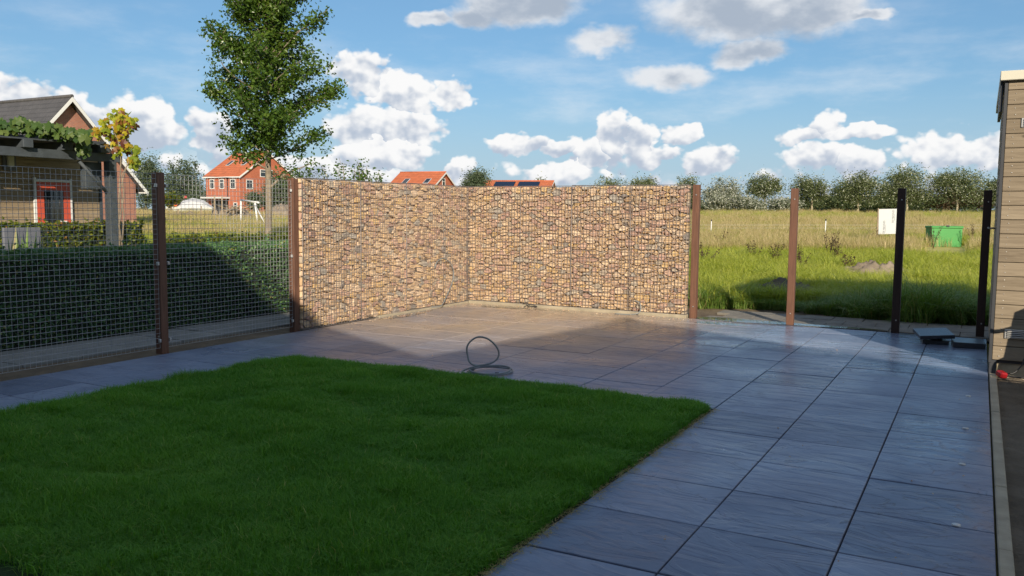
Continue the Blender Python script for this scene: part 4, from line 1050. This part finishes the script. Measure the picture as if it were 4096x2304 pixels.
# ================================================================ HOUSES BEYOND THE GARDEN
p = (-49.3, 22.65, 0.25)
gable_house('dark_roof_house', p, 0, 10.0, 7.4, 2.45, 2.45, 6.45, 3.7, M_BRICK, M_ROOFD, 'red brick house with dark tiled roof and white gable edges at the left', over=.42, bargeboard=M_WHITE)
def red_house(pxl, pxr, D, eave_py, ridge_py, dep, rot, label, **kw):
    b = PT(pxr, D); zg = terr(b.x, b.y); b.z = zg
    W = (pxr - pxl) / FPX * D / math.cos(rot); rz = YAW - rot
    ax = Vector((math.cos(rz), math.sin(rz), 0)); o = b - ax * W; o.z = zg
    ef = PT(pxr, D, eave_py).z - zg; rd = PT(pxr, D, ridge_py).z - zg
    return gable_house('red_roof_house', o, rz, W, dep, ef, ef, rd, dep / 2, kw.pop('mw', M_BRICK_O), M_ROOFR, label, bargeboard=M_WHITE, **kw), W, ef
h1, W1, ef1 = red_house(198, 240, 100, 176, 151, 9.0, R(30), 'orange brick house with red tiled roof behind the boat', over=.25,
    windows=((.7, 2.9, .75, 1.15), (2.4, 2.9, .75, 1.15), (4.2, 2.9, .85, 1.15), (4.7, .3, .6, 1.0)), gwin=((1.0, 2.9, 1.0, 1.1), (3.2, 4.4, 2.0, .9), (5.0, 2.9, 1.2, 1.1)), doors=((1.0, 2.6, 1.5, M_BLACK),), skylights=((1.4, .42, .55, .22), (4.0, .42, .55, .22)))
m = MB(); m.box((.4, -1.2, 1.75), (W1 - 1.6, .0, 1.95)); m.build('canopy', M_GREYP, h1)
m = MB(); m.tube([(3.75, -.06, .0), (3.75, -.06, ef1 - .1)], .06, 6); m.build('downpipe', M_BLACK, h1)
for dx in (3.0, 3.45):
    m = MB(); m.tube([(dx, 2.6, ef1 + 1.6), (dx, 2.6, ef1 + 2.2)], .08, 6); m.tube([(dx, 2.6, ef1 + 2.2), (dx, 2.6, ef1 + 2.3)], .13, 6); m.build('roof_vent', M_BLACK, h1)
red_house(386, 431, 110, 188, 171.5, 8.0, R(20), 'red roofed house with two skylights above the left wall', over=.3, skylights=((1.5, .22, .75, .30), (4.6, .22, .75, .30)), gwin=((3.4, 3.6, .9, 1.2),))
red_house(480, 548, 140, 192, 180.6, 8.0, R(12), 'red roofed house with solar panels above the right wall', over=.3, solar=((1.8, .42, 3.5, .44), (5.9, .42, 3.6, .44)), gwin=((3.4, 3.0, .9, 1.0),))

# ---------------------------------------------------------------- neighbour's shed and vine pergola
def red_door_shed():
    X0 = -18.1; t = empty('plank_shed', (X0, 7.6, 0), label='weathered plank shed with a red door under the vine pergola', cat='shed')
    L = 5.25; Hh = 2.9; dz = .155
    b = MB(); b.box((-2.6, 0, -.1), (-.03, L, Hh)); b.build('wall', M_CLAD2, t)
    pb = MB(); pb.box((-.012, 0, 0), (.012, L, dz - .008), bev=.003); me = pb.mesh('plank', M_CLAD2)
    for k in range(int(Hh / dz)): link('plank', me, t, (-.012, 0, k * dz), (0, R(3), 0))
    c = MB(); c.box((-.03, L, -.05), (.03, L + .07, Hh)); c.build('corner_board', M_PERG, t)
    y0, y1, zt = 3.62, 4.58, 2.10
    d = MB(); d.box((.016, y0 + .09, 0), (.05, y1 - .09, zt - .09), bev=.004); do = d.build('door', M_REDDOOR, t)
    for k, q in enumerate(((y0, y0 + .09, 0, zt), (y1 - .09, y1, 0, zt), (y0 + .09, y1 - .09, zt - .09, zt))):
        f = MB(); f.box((.014, q[0] + (.035 if k == 0 else 0), q[2]), (.065, q[1] - (.035 if k == 1 else 0), q[3] - (.03 if k == 2 else 0)), bev=.004); f.build('door_frame', M_WHITE, do)
    g = MB(); g.box((.05, y0 + .25, 1.05), (.056, y1 - .25, zt - .27)); g.build('pane', M_GLASS, do)
    for q in ((y0 + .10, y0 + .25, .95, zt - .10), (y1 - .25, y1 - .10, .95, zt - .10), (y0 + .25, y1 - .25, .95, 1.05), (y0 + .25, y1 - .25, zt - .27, zt - .10), (y0 + .10, y1 - .10, .84, .90)):
        f = MB(); f.box((.05, q[0], q[2]), (.07, q[1], q[3])); f.build('moulding', M_REDDOOR, do)
    for k in range(1, 4):
        f = MB(); yy = y0 + .22 + (y1 - y0 - .44) * k / 4; f.tube([(.062, yy, 1.02), (.062, yy, zt - .22)], .006, 5); f.build('window_bar', M_BLACK, do)
    f = MB(); f.box((.06, y1 - .40, 1.06), (.09, y1 - .20, 1.16), bev=.004); f.build('sill_box', M_WHITE, do)
    # lantern
    l = MB(); l.box((.02, 3.02, 2.22), (.05, 3.30, 2.66), bev=.005); lo = l.build('lantern', M_GBOX, t)
    l = MB(); l.box((.05, 3.09, 2.30), (.12, 3.22, 2.58), bev=.01); l.build('lantern_glass', M_CREAM, lo)
    f = MB(); f.box((-2.7, -.1, Hh), (.12, L + .15, Hh + .09)); f.build('roof', M_DARKTRIM, t)
red_door_shed()
def pergola():
    t = empty('pergola', (-16.85, 9, 0), label='blue-grey timber pergola in front of the plank shed', cat='pergola')
    y1 = 12.29 - 9
    b = MB(); b.box((-.08, -3.0, 2.46), (.04, y1 + .25, 2.64), bev=.006); b.build('beam', M_PERG, t)
    b = MB(); b.box((-.09, y1 - .13, -.1), (.10, y1 + .06, 2.46), bev=.006); b.build('post', M_PERG, t)
    b = MB(); b.box((-1.55, y1 - .16, 1.72), (-.10, y1 + .06, 2.46)); 
    br = MB(); br.tube([(-.02, y1 - .75, 2.44), (-.02, y1 - .08, 1.75)], .045, 4); br.build('brace', M_PERG, t)
    bb = MB(); bb.box((-.30, y1 - .55, 1.86), (-.12, y1 - .15, 2.44), bev=.01); bb.build('bracket_board', M_PERG, t)
    for k in range(7):
        r = MB(); yy = y1 - .25 - k * .85; r.box((-1.2, yy - .1, 2.64), (.16, yy + .1, 2.80), bev=.006); r.build('rafter', M_PERG, t)
    b = MB(); b.box((-1.2, -3, 2.80), (.12, y1 + .2, 2.83)); b.build('roof_board', M_PERG, t)
pergola()
def vine():
    rng = np.random.default_rng(9); t = empty('grape_vine', (-16.3, 12.0, 0), label='grape vine on the pergola, turning yellow and rust at its right end', cat='vine')
    # a lobed leaf
    def leafmesh(nm, mat):
        out = [(0, -.1), (.28, -.42), (.5, -.1), (.38, .08), (.46, .34), (.2, .34), (0, .58), (-.2, .34), (-.46, .34), (-.38, .08), (-.5, -.1), (-.28, -.42)]
        m = MB(); V = [(0, 0, .07)] + [(x, y, -.10 * abs(x) + .03 * math.sin(9 * y)) for x, y in out]
        m.add(V, [(0, i + 1, (i + 1) % 12 + 1) for i in range(12)]); return m.mesh(nm, mat)
    mg, my = leafmesh('leaf', M_VINE), leafmesh('autumn_leaf', M_VINEY)
    def leaf(p, me, s): link('leaf', me, t, p - Vector((-16.3, 12, 0)), (rng.uniform(.5, 1.7), rng.normal(0, .5), rng.normal(1.2, .6))).scale = (s, s, s)
    for i in range(210):
        px = rng.uniform(-8, 88); tp = 124 + px * .075 + rng.uniform(-1.0, 9) + (3 if px > 60 else -4 * math.exp(-((px - 22) / 9) ** 2))
        leaf(PT(px, 17.6 + rng.uniform(-.35, .35), tp), mg, rng.uniform(.15, .27))
    for cx, cy, rx, ry, nn in [(98, 134, 5, 4, 20), (106, 131, 5, 5, 18), (104, 122, 3, 3, 8), (115, 119, 5, 5, 22), (122, 115, 4, 4, 16), (128, 121, 4, 5, 20), (133, 126, 3, 4, 12), (119, 129, 5, 5, 20), (124, 136, 5, 5, 20),
            (113, 140, 5, 5, 14), (119, 149, 4, 5, 12), (128, 147, 4, 4, 12), (134, 152, 3, 4, 10), (131, 160, 3, 3, 8), (136, 165, 2, 3, 6)]:
        for _ in range(nn): leaf(PT(cx + rng.normal(0, rx * .62), 18.4 + rng.uniform(-.4, .4), cy + rng.normal(0, ry * .62)), my, rng.uniform(.10, .20))
    for i in range(10): leaf(PT(rng.uniform(76, 88), 17.8, rng.uniform(148, 156)), mg, rng.uniform(.15, .22))
    s = MB()
    for q in ([(121, 262), (124, 215), (120, 190), (126, 168), (134, 150)], [(123, 250), (119, 225), (124, 195), (122, 175), (130, 160), (133, 145)], [(120, 262), (119, 200), (121, 160), (118, 140), (112, 128)]):
        pts = [PT(a, 18.25, b) - Vector((-16.3, 12, 0)) for a, b in q]
        if True: s.tube(pts, [.02 - .013 * i / len(pts) for i in range(len(pts))], 6)
    s.build('stem', M_BARK, t)
vine()
def cabinet():
    p = PT(20, 15.6); b = MB(); b.box((-.02, -.36, 0), (.05, .36, 1.08), bev=.008); t = empty('grey_panel', (p.x, p.y, 0), R(4), label='grey panel standing in the bed before the yellow-green hedge', cat='panel')
    b.build('board', M_GBOX, t)
    for yy in (-.3, .3):
        s = MB(); s.tube([(-.05, yy, -.1), (-.05, yy, .95)], .02, 6); s.build('stake', M_TIMBER, t)
    rng = np.random.default_rng(4)
    i = empty('iris_plant', (p.x + .5, p.y - .25, 0), label='iris with sword-shaped leaves in front of the grey panel', cat='plant')
    for k in range(22):
        a = rng.uniform(0, 6.28); h = rng.uniform(.7, 1.15); l = rng.uniform(.05, .35); m = MB(); w = .022; bx, by = rng.normal(0, .22, 2)
        dx, dy = math.cos(a), math.sin(a)
        m.add([(bx - dy * w, by + dx * w, 0), (bx + dy * w, by - dx * w, 0), (bx + dx * l * .4 - dy * w, by + dy * l * .4 + dx * w, h * .6), (bx + dx * l * .4 + dy * w, by + dy * l * .4 - dx * w, h * .6), (bx + dx * l, by + dy * l, h)], [(0, 1, 3, 2), (2, 3, 4)])
        m.build('leaf', M_VERGE, i)
cabinet()

# ================================================================ THINGS IN THE FIELDS
def boat():
    D = 92; p = GP(190, D); p.z += .0; t = empty('covered_boat', p, YAW + R(12), label='white boat on the field under a grey tarpaulin', cat='boat')
    L = 4.8; m = MB(); V = []; F = []
    for i in range(9):
        f = i / 8; x = -L / 2 + L * f; w = .95 * (1 - max(0, (.35 - f) / .35) ** 2 * .95); sh = .72 + .28 * max(0, .5 - f)
        for (yy, zz) in ((-w, sh), (-w * .85, .32), (0, .12), (w * .85, .32), (w, sh)): V.append((x, yy, zz))
    for i in range(8):
        for k in range(4): a = i * 5 + k; F.append((a, a + 1, a + 6, a + 5))
    F += [(0, 5, 9, 4)] if False else []
    m.add(V, F, True); m.add([V[40 + k] for k in range(5)], [(0, 1, 2, 3, 4)]); m.build('hull', M_WHITE, t)
    c = MB(); prof = [(-1.4, .75, .7), (-.7, 1.45, 1.0), (.3, 1.75, 1.05), (1.4, 1.55, 1.0), (2.45, .75, .85)]
    V = []; F = []
    for x, h, w in prof: V += [(x, -w, .62), (x, -w * .72, h * .72 + .1), (x, 0, h), (x, w * .72, h * .72 + .1), (x, w, .62)]
    for i in range(4):
        for k in range(4): a = i * 5 + k; F.append((a, a + 1, a + 6, a + 5))
    c.add(V, F); c.build('tarpaulin', M_TARP, t)
    c = MB(); c.add([(-2.2, -.75, .95), (-1.3, -1.0, .8), (-.9, -.95, 1.15), (-1.9, -.5, 1.22), (-2.2, .5, .95), (-.9, .5, 1.2)], [(0, 1, 2, 3), (3, 2, 5, 4)]); c.build('orange_cover', M_ORANGE, t)
    for xx in (-1.2, 1.2):
        w = MB(); w.box((xx - .1, -.8, -.05), (xx + .1, .8, .34)); w.build('trestle', M_TIMBER, t)
    f = MB(); f.tube([(-.6, 0, 1.4), (-.55, 0, 2.0)], .025, 5); f.build('flag_staff', M_TIMBER, t)
    f = MB(); f.box((-.55, -.01, 1.72), (-.30, .01, 1.96)); f.build('flag', M_RED, t)
boat()
def goal():
    D = 50; t = empty('football_goal', GP(251, D), label='white football goal frame left of the bare tree trunk', cat='goal')
    b = t.location; a = PT(241, D + 1, 200) - b; c = PT(258.5, D - 2.0, 202.5) - b; a0 = GP(240.5, D + 1) - b; c0 = GP(262, D - 2) - b
    for nm, q, r in (('goal_post', (a0, a), .055), ('goal_post', (c0 - Vector((.3, 0, 0)), PT(255, D - 2, 203) - b), .055), ('crossbar', (a, c), .055), ('stay', (PT(255, D - 2, 205) - b, GP(268, D - 3.5) - b), .035)):
        m = MB(); m.tube(q, r, 8); m.build(nm, M_WHITE, t)
goal()
def mound(name, px, D, wpx, h, dep, mat, label, seed, rough=.35, cat='mound', hl=1.0):
    from mathutils import noise as mn
    b = GP(px, D); t = wpx / FPX * D; nx, ny = 40, 22; V = []; F = []
    for j in range(ny + 1):
        for i in range(nx + 1):
            u, v = i / nx * 2 - 1, j / ny * 2 - 1; e = max(0, 1 - u * u) * max(0, 1 - v * v)
            z = h * e ** .6 * (1 + rough * mn.fractal(Vector((u * 4 + seed, v * 4, seed)), .8, 2.1, 5)) - .08
            V.append((u * t / 2, v * dep / 2, z))
    for j in range(ny):
        for i in range(nx): a = j * (nx + 1) + i; F.append((a, a + 1, a + nx + 2, a + nx + 1))
    m = MB(); m.add(V, F, True); m.build(name, mat, None, loc=b, rot=(0, 0, YAW), label=label, cat=cat)
mound('sand_heap', 232, 62, 44, .95, 3, M_HEAP, 'brown heap of soil and rubble below the orange house', 3.1, .8)
mound('sand_heap', 283, 70, 34, 1.3, 3, M_HEAP, 'sloping sand heap between the bare trunk and the stone wall', 8.1, .3)
mound('sand_bank', 184, 70, 40, .55, 3, M_HEAP, 'low sand bank below the covered boat', 5.5, .4)
mound('sand_ridge', 877, 19.6, 78, .34, .9, M_HEAP, 'low ridge of dug sandy soil out in the sunny meadow', 1.3, .5)
mound('soil_ridge', 786, 15.0, 78, .34, .9, M_SOIL, 'dark ridge of soil behind the sunlit post, half in shade', 2.4, .22)
rng_ = np.random.default_rng(2)
for k, (px, tp, D, lab) in enumerate([(214.5, 195, 60, 'tall weathered stake left of the soil heap'), (222, 196, 58, 'tall weathered stake rising from the soil heap'), (201, 206, 62, 'short pale stake in the straw below the boat'), (178, 209, 66, 'short pale stake left of the boat trestle')]):
    b = GP(px, D); h = PT(px, D, tp).z - b.z; m = MB(); m.tube([(0, 0, -.1), (.02, 0, h * .5), (.0, .02, h)], [.07, .06, .05], 6); m.build('wooden_stake', M_TIMBER, None, loc=b, label=lab, cat='stake', group='wooden stakes near the soil heap')
b = GP(231, 61); t = empty('scrap_timber_pile', b, label='pile of scrap boards on top of the soil heap', cat='woodpile')
for k in range(14):
    m = MB(); m.box((-.6, -.05, -.02), (.6, .05, .02), Matrix.Translation((rng_.normal(0, .6), rng_.normal(0, .3), .75 + k * .03)) @ Euler((rng_.normal(0, .2), rng_.normal(0, .25), rng_.uniform(0, 3))).to_matrix().to_4x4()); m.build('board', M_TIMBER, t)
b = GP(212, 63); m = MB(); m.tube([(0, 0, .15), (.15, 0, .75), (.55, 0, 1.0), (.95, 0, .75), (1.0, 0, .15)], .14, 8); m.build('black_drain_bend', M_BLACK, None, loc=b, rot=(0, 0, YAW), label='black plastic arch beside the soil heap under the boat tarpaulin', cat='pipe')
b = GP(276, 25); m = MB(); m.prism([(-.6, -.3, -.1), (.9, -.3, -.1), (1.0, .3, -.1), (-.5, .35, -.1)], (0, 0, .55)); m.build('black_planter', M_BLACK, None, loc=b, rot=(0, 0, YAW), label='low black plastic planter at the foot of the big tree', cat='planter')
def board():
    D = 33.0; c = PT(888.5, D, 221.5); t = empty('white_board_sign', (c.x, c.y, terr(c.x, c.y)), YAW - R(6), label='white printed board on a wooden stake in the meadow', cat='sign')
    zc = c.z - terr(c.x, c.y); w, h = .74, .97
    m = MB(); m.box((-w / 2, -.012, -h / 2), (w / 2, .012, h / 2), Matrix.Translation((.0, 0, zc)) @ Matrix.Rotation(R(-1.5), 4, 'Y'), .002); bo = m.build('board', M_SIGN, t)
    m = MB(); m.box((-w / 2 - .045, .0, -.3), (-w / 2 - .002, .045, zc + h / 2 + .02)); m.build('stake', M_TIMBER, t)
    m = MB(); m.box((w / 2 - .08, .014, -.3), (w / 2 - .035, .055, zc + h / 2 - .05)); m.build('stake', M_TIMBER, t)
    for (x, z) in ((-.16, -.22), (.16, .20)):
        cu = bpy.data.curves.new('lettering', 'FONT'); cu.body = 'SKYBOND'; cu.size = .105; cu.align_x = 'CENTER'; cu.align_y = 'CENTER'; cu.materials.append(M_PRINT); cu.space_character = 1.05
        tmp = bpy.data.objects.new('lettering', cu); COL.objects.link(tmp); me = bpy.data.meshes.new_from_object(tmp); bpy.data.objects.remove(tmp)
        o = link('lettering', me, bo, (x, -.017, zc + z)); o.rotation_euler = (R(90), R(-90), 0)
        m = MB(); m.box((x + .055, -.0155, zc + z - .17), (x + .062, -.013, zc + z + .10)); m.build('print_line', M_PRINT, bo)
board()
def green_box():
    D = 35.0; c = PT(945, D); g = terr(c.x, c.y); zt = PT(945, D, 226).z - g; t = empty('green_container', (c.x, c.y, g), YAW + R(-4), label='green plastic container half hidden in the straw-coloured grass', cat='container')
    m = MB(); m.prism([(-.60, -.3, -.05), (.60, -.3, -.05), (.60, .3, -.05), (-.60, .3, -.05)], (0, 0, zt - .03)); m.build('body', M_GREENBOX, t)
    m = MB(); m.box((-.635, -.34, zt - .09), (.635, .34, zt), bev=.02); m.build('lid', M_GREENBOX, t)
    m = MB(); m.box((-.06, -.37, zt - .03), (.06, -.33, zt + .03), bev=.01); m.build('handle', M_BLACK, t)
green_box()
for px, t0, b0, D, lab in [(711.5, 219.5, 230.5, 42, 'thin pasture post nearest the stone wall'), (731, 220, 226.5, 60, 'short white pasture post'), (826, 219, 231, 40, 'thin pasture post right of the sunlit post')]:
    b = GP(px, D); h = PT(px, D, t0).z - b.z; t = empty('pasture_post', b, label=lab, cat='post', group='thin posts of the pasture fence')
    m = MB(); m.tube([(0, 0, -.1), (.01, 0, h - .08)], .022, 6); m.build('shaft', M_WHITE, t); m = MB(); m.tube([(.01, 0, h - .08), (.01, 0, h)], .028, 6); m.build('insulator', M_BLACK, t)
for k, py in enumerate((225.0, 228.0)):
    m = MB(); pts = [PT(px, 41, py - 1.5 * math.sin(px * .05) * 0) for px in range(690, 1010, 20)]; m.tube(pts, .003, 4, False)
    m.build('pasture_wire', M_WHITE, None, label=('upper' if k == 0 else 'lower') + ' thin white wire strung across the meadow', cat='wire')
# brown dock weeds
wr = np.random.default_rng(15)
for px, D, h, lab in [(757, 24, .55, 'lone brown dock weed left of the sunlit post'), (777, 22.5, .6, 'brown dock weed close beside the left edge of the sunlit post'), (830, 25, .8, 'bushy brown dock weed right of the sunlit post'),
        (838, 23, .8, 'slanting brown dock weed in front of the bushy one'), (803, 20, .6, 'thin brown dock weed just right of the sunlit post'), (853, 20, .5, 'small brown dock weed at the left end of the sand ridge'),
        (706, 22, .6, 'brown dock weed beside the wall end post'), (722, 30, .7, 'brown dock weed below the thin pasture post near the wall'), (880, 33, .8, 'brown dock weed at the stake of the white board'),
        (935, 33, .8, 'brown dock weed leaning on the left side of the green container'), (975, 34, .9, 'brown dock weed beside the shaded post at the shed'), (921, 60, .9, 'far brown dock weed above the left of the green container')]:
    b = GP(px, D); t = empty('dock_weed', b, label=lab, cat='weed', group='dried dock weeds in the meadow')
    s = MB(); P = []
    for k in range(5):
        e = (wr.normal(0, .16), wr.normal(0, .16), h * wr.uniform(.7, 1.1)); s.tube([(0, 0, -.05), (e[0] * .4, e[1] * .4, e[2] * .5), e], [.008, .006, .003], 4); f = wr.uniform(.4, 1, (30, 1)); P.append(np.array(e) * f + wr.normal(0, .025, (30, 3)))
    s.build('stalk', M_RUSTG, t); link('seed_heads', leaves_mesh('seed_heads', np.concatenate(P), .05, M_RUSTG, wr), t, kind='stuff')

# ================================================================ SMALL THINGS ON THE TERRACE
def smooth(pts, n=8):
    P = [Vector(p) for p in pts]; out = []
    for i in range(len(P) - 1):
        a, b, c, d = P[max(i - 1, 0)], P[i], P[i + 1], P[min(i + 2, len(P) - 1)]
        for k in range(n):
            t = k / n; out.append(.5 * ((2 * b) + (c - a) * t + (2 * a - 5 * b + 4 * c - d) * t * t + (3 * b - a - 3 * c + d) * t ** 3))
    out.append(P[-1]); return out
def hose():
    o = Vector((-3.86, 6.52, 0)); rh, fh = Vector(RH), Vector(FH); r = .0082
    pts = []
    for k in range(17):   # coils on the tiles
        a = 2 * math.pi * k / 9 + 2.6; rr = .18 + .03 * math.sin(k * 1.3)
        pts.append(o + rh * (.06 + rr * math.cos(a)) + fh * (.20 * math.sin(a)) + Vector((0, 0, .012 + .007 * (k // 5) + .01 * max(0, math.sin(k * .8)))))
    base = pts[-1]
    loop = [(-.10, .02, .07), (-.155, .05, .16), (-.15, .06, .25), (-.07, .07, .315), (.03, .07, .30), (.115, .06, .22), (.125, .05, .14), (.06, .03, .085), (-.06, .0, .065), (-.17, -.03, .035), (-.19, -.06, .014), (-.10, -.10, .012), (.06, -.11, .014), (.10, -.09, .013)]
    pts += [o + rh * x + fh * y + Vector((0, 0, z)) for x, y, z in loop]
    m = MB(); m.tube(smooth(pts, 6), r, 8); t = empty('garden_hose', o, label='coiled grey garden hose with one loop standing up by the lawn edge', cat='hose')
    ob = m.build('tube', M_HOSE, t); ob.location = -o
    c = MB(); e = pts[-1]; c.tube([e, e + rh * .035], .012, 8); c.build('coupling', M_BLACK, t, loc=-o)
hose()
# cable arc leaning on the left basket, cable ends by the right footing
def W3(y, z, dx=.03): return Vector((GX + dx, y, z))
m = MB(); m.tube(smooth([W3(10.35, .04, .10), W3(10.55, .05, .14), W3(10.85, .20, .06), W3(11.05, .42, .03), W3(11.02, .62, .025), W3(10.80, .74, .025), W3(10.62, .70, .025), W3(10.55, .60, .02)], 8), .008, 6)
m.build('cable_duct', M_HOSE, None, label='grey cable bent in an arc against the narrow left stone basket', cat='cable')
m = MB(); m.tube(smooth([(-6.05, 11.40, .01), (-5.95, 11.42, .05), (-5.86, 11.46, .02), (-5.95, 11.44, .012), (-6.02, 11.43, .07), (-6.10, 11.46, .05)], 6), .006, 6); m.build('wire_offcut', M_BLACK, None, label='small tangle of dark wire at the foot of the right-hand wall', cat='wire')
m = MB(); m.tube(smooth([(-4.55, 11.36, .008), (-4.30, 11.38, .012), (-4.20, 11.44, .05), (-4.22, 11.49, .16), (-4.30, 11.50, .20)], 6), .008, 6); m.build('cable_end', M_HOSE, None, label='pale cable end coming out under the rightmost stone basket', cat='cable')
# spare tiles
t = empty('spare_tile_stack', (-.42, 10.85, 0), R(8), label='two spare slate tiles stacked askew near the shed corner', cat='tiles')
m = MB(); m.box((-.12, -.16, .0), (.15, .14, .045), bev=.003); m.build('lower_tile', M_TILED, t)
m = MB(); m.box((-.18, -.20, -.02), (.18, .19, .022), Matrix.Translation((0, -.02, .105)) @ Euler((R(5), R(-4), R(7))).to_matrix().to_4x4(), .003); m.build('upper_tile', M_TILED, t)
m = MB(); m.box((-.02, -.02, .045), (.1, .1, .085), bev=.004); m.build('spacer', M_TIMBER, t)
m = MB(); m.box((-.16, -.2, 0), (.16, .2, .06), bev=.004); m.build('spare_tile', M_TILED, None, loc=(-.06, 10.75, .002), rot=(0, 0, R(4)), label='single spare tile lying between the tile stack and the shed', cat='tile')
# round white caps in the tiles
for k, (x, y, lab) in enumerate([(-.020, 7.72, 'farthest small white round disc on the right-hand tiles'), (-.022, 6.52, 'second farthest small white round disc on the right-hand tiles'), (-.026, 5.55, 'second nearest small white round disc on the right-hand tiles'), (-.03, 4.42, 'nearest small white round disc on the right-hand tiles')]):
    m = MB(); n = 20; V = [(0, 0, .006)]
    for r_, z in ((.015, .005), (.019, .004), (.020, -.002)): V += [(r_ * math.cos(2 * math.pi * i / n), r_ * math.sin(2 * math.pi * i / n), z) for i in range(n)]
    F = [(0, 1 + i, 1 + (i + 1) % n) for i in range(n)] + [(1 + q * n + i, 1 + (q + 1) * n + i, 1 + (q + 1) * n + (i + 1) % n, 1 + q * n + (i + 1) % n) for q in range(2) for i in range(n)]
    m.add(V, F); m.build('white_disc', M_ALU, None, loc=(x, y, .002), label=lab, cat='disc', group='small white discs along the tile edge')
# red plug and cable by the shed base
t = empty('red_cable_plug', (.225, 8.82, 0), label='red plug with black cable on the soil under the shed corner', cat='plug')
m = MB(); m.box((-.035, -.05, .0), (.035, .04, .055), Euler((.2, .1, .6)).to_matrix().to_4x4(), .012); m.build('plug', M_RED, t)
m = MB(); m.tube(smooth([(.02, .03, .03), (.10, .06, .035), (.16, .10, .10), (.18, .15, .16)], 6), .006, 6); m.tube(smooth([(.03, -.02, .02), (.2, -.04, .015), (.5, .02, .02), (.9, -.05, .02)], 6), .008, 6); m.build('cable', M_BLACK, t)
# puddles at the back edge
def puddle(pts, z, label):
    m = MB(); P = smooth([(x, y, z) for x, y in pts] + [(pts[0][0], pts[0][1], z)], 5)[:-1]; m.add(P, [tuple(range(len(P)))]); m.build('puddle', M_WATER, None, label=label, cat='puddle', group='puddles at the back edge of the terrace')
puddle([(-3.35, 11.42), (-2.9, 11.36), (-2.3, 11.42), (-1.8, 11.47), (-1.3, 11.52), (-.95, 11.56), (-1.3, 11.64), (-1.9, 11.66), (-2.5, 11.70), (-3.1, 11.72), (-3.4, 11.60)], .012, 'long puddle reflecting the sky between wall end and dark post')
puddle([(-3.3, 11.05), (-2.9, 11.0), (-2.55, 11.12), (-2.8, 11.25), (-3.2, 11.25)], .0035, 'shallow puddle on the tiles before the wall end post')
puddle([(-6.6, 11.1), (-6.2, 11.15), (-5.7, 11.22), (-5.2, 11.25), (-5.4, 11.33), (-6.1, 11.34), (-6.7, 11.30)], .0035, 'thin puddle along the right-hand wall foot near the corner')
puddle([(-6.98, 9.0), (-6.85, 9.2), (-6.85, 9.7), (-6.95, 10.2), (-7.04, 10.3), (-7.06, 9.4)], .0035, 'thin puddle along the left-hand wall foot')

# ---------------------------------------------------------------- unseen made-up barrow shape, added to cast the shadow on the shed boards
t = empty('shadow_caster', (1.22, 8.0, -.03), R(-10), label='unseen black barrow shape added beyond the right frame edge to cast a shadow', cat='shadow_caster')
m = MB(); m.prism([(-.26, -.06, .55), (.34, -.06, .55), (.42, -.06, 1.30), (-.16, -.06, 1.12)], (0, .16, 0)); m.build('tray', M_BLACK, t)
for q in ([(-.26, .06, .92), (-.42, .04, .86), (-.52, .02, .88), (-.62, .02, .92)], [(-.26, -.02, .66), (-.34, -.02, .60), (-.36, -.02, .50), (-.30, -.02, .42)]):
    m = MB(); m.tube(smooth(q, 6), .018, 8); m.build('handle', M_HOSE, t)
m = MB(); m.tube([(.05, .0, .17), (.05, .09, .17)], .17, 18); m.build('wheel', M_BLACK, t)
for x in (-.2, .25):
    m = MB(); m.tube([(x, .02, 0), (x, .02, .32)], .018, 6); m.build('leg', M_HOSE, t)
# ---------------------------------------------------------------- crumbs of stone and sand washed out of the baskets
def crumbs():
    rng = np.random.default_rng(44); m = MB()
    for k in range(420):
        u = rng.uniform()
        if u < .38: x, y = rng.uniform(-7.0, -3.4), 11.46 - abs(rng.normal(0, .22))
        elif u < .68: x, y = -7.06 + abs(rng.normal(0, .18)), rng.uniform(7.6, 11.4)
        elif u < .85: x, y = rng.uniform(-6.9, -2.5), rng.uniform(7.0, 11.3)
        else: x, y = rng.uniform(-1.6, .1), rng.uniform(3.0, 11.0)
        r = rng.uniform(.002, .0065) * (1.5 if u < .6 else 1.0)
        P = rng.normal(size=(6, 3)) * .25 + np.array([(1, 0, 0), (-1, 0, 0), (0, 1, 0), (0, -1, 0), (0, 0, .7), (0, 0, -.6)])
        m.add(P * r + np.array([x, y, .003 + r * .3]), [(0, 2, 4), (2, 1, 4), (1, 3, 4), (3, 0, 4), (2, 0, 5), (1, 2, 5), (3, 1, 5), (0, 3, 5)])
    m.build('stone_crumbs', M_STONE, None, label='small crumbs of stone scattered on the tiles at the wall foot', cat='gravel', kind='stuff')
crumbs()
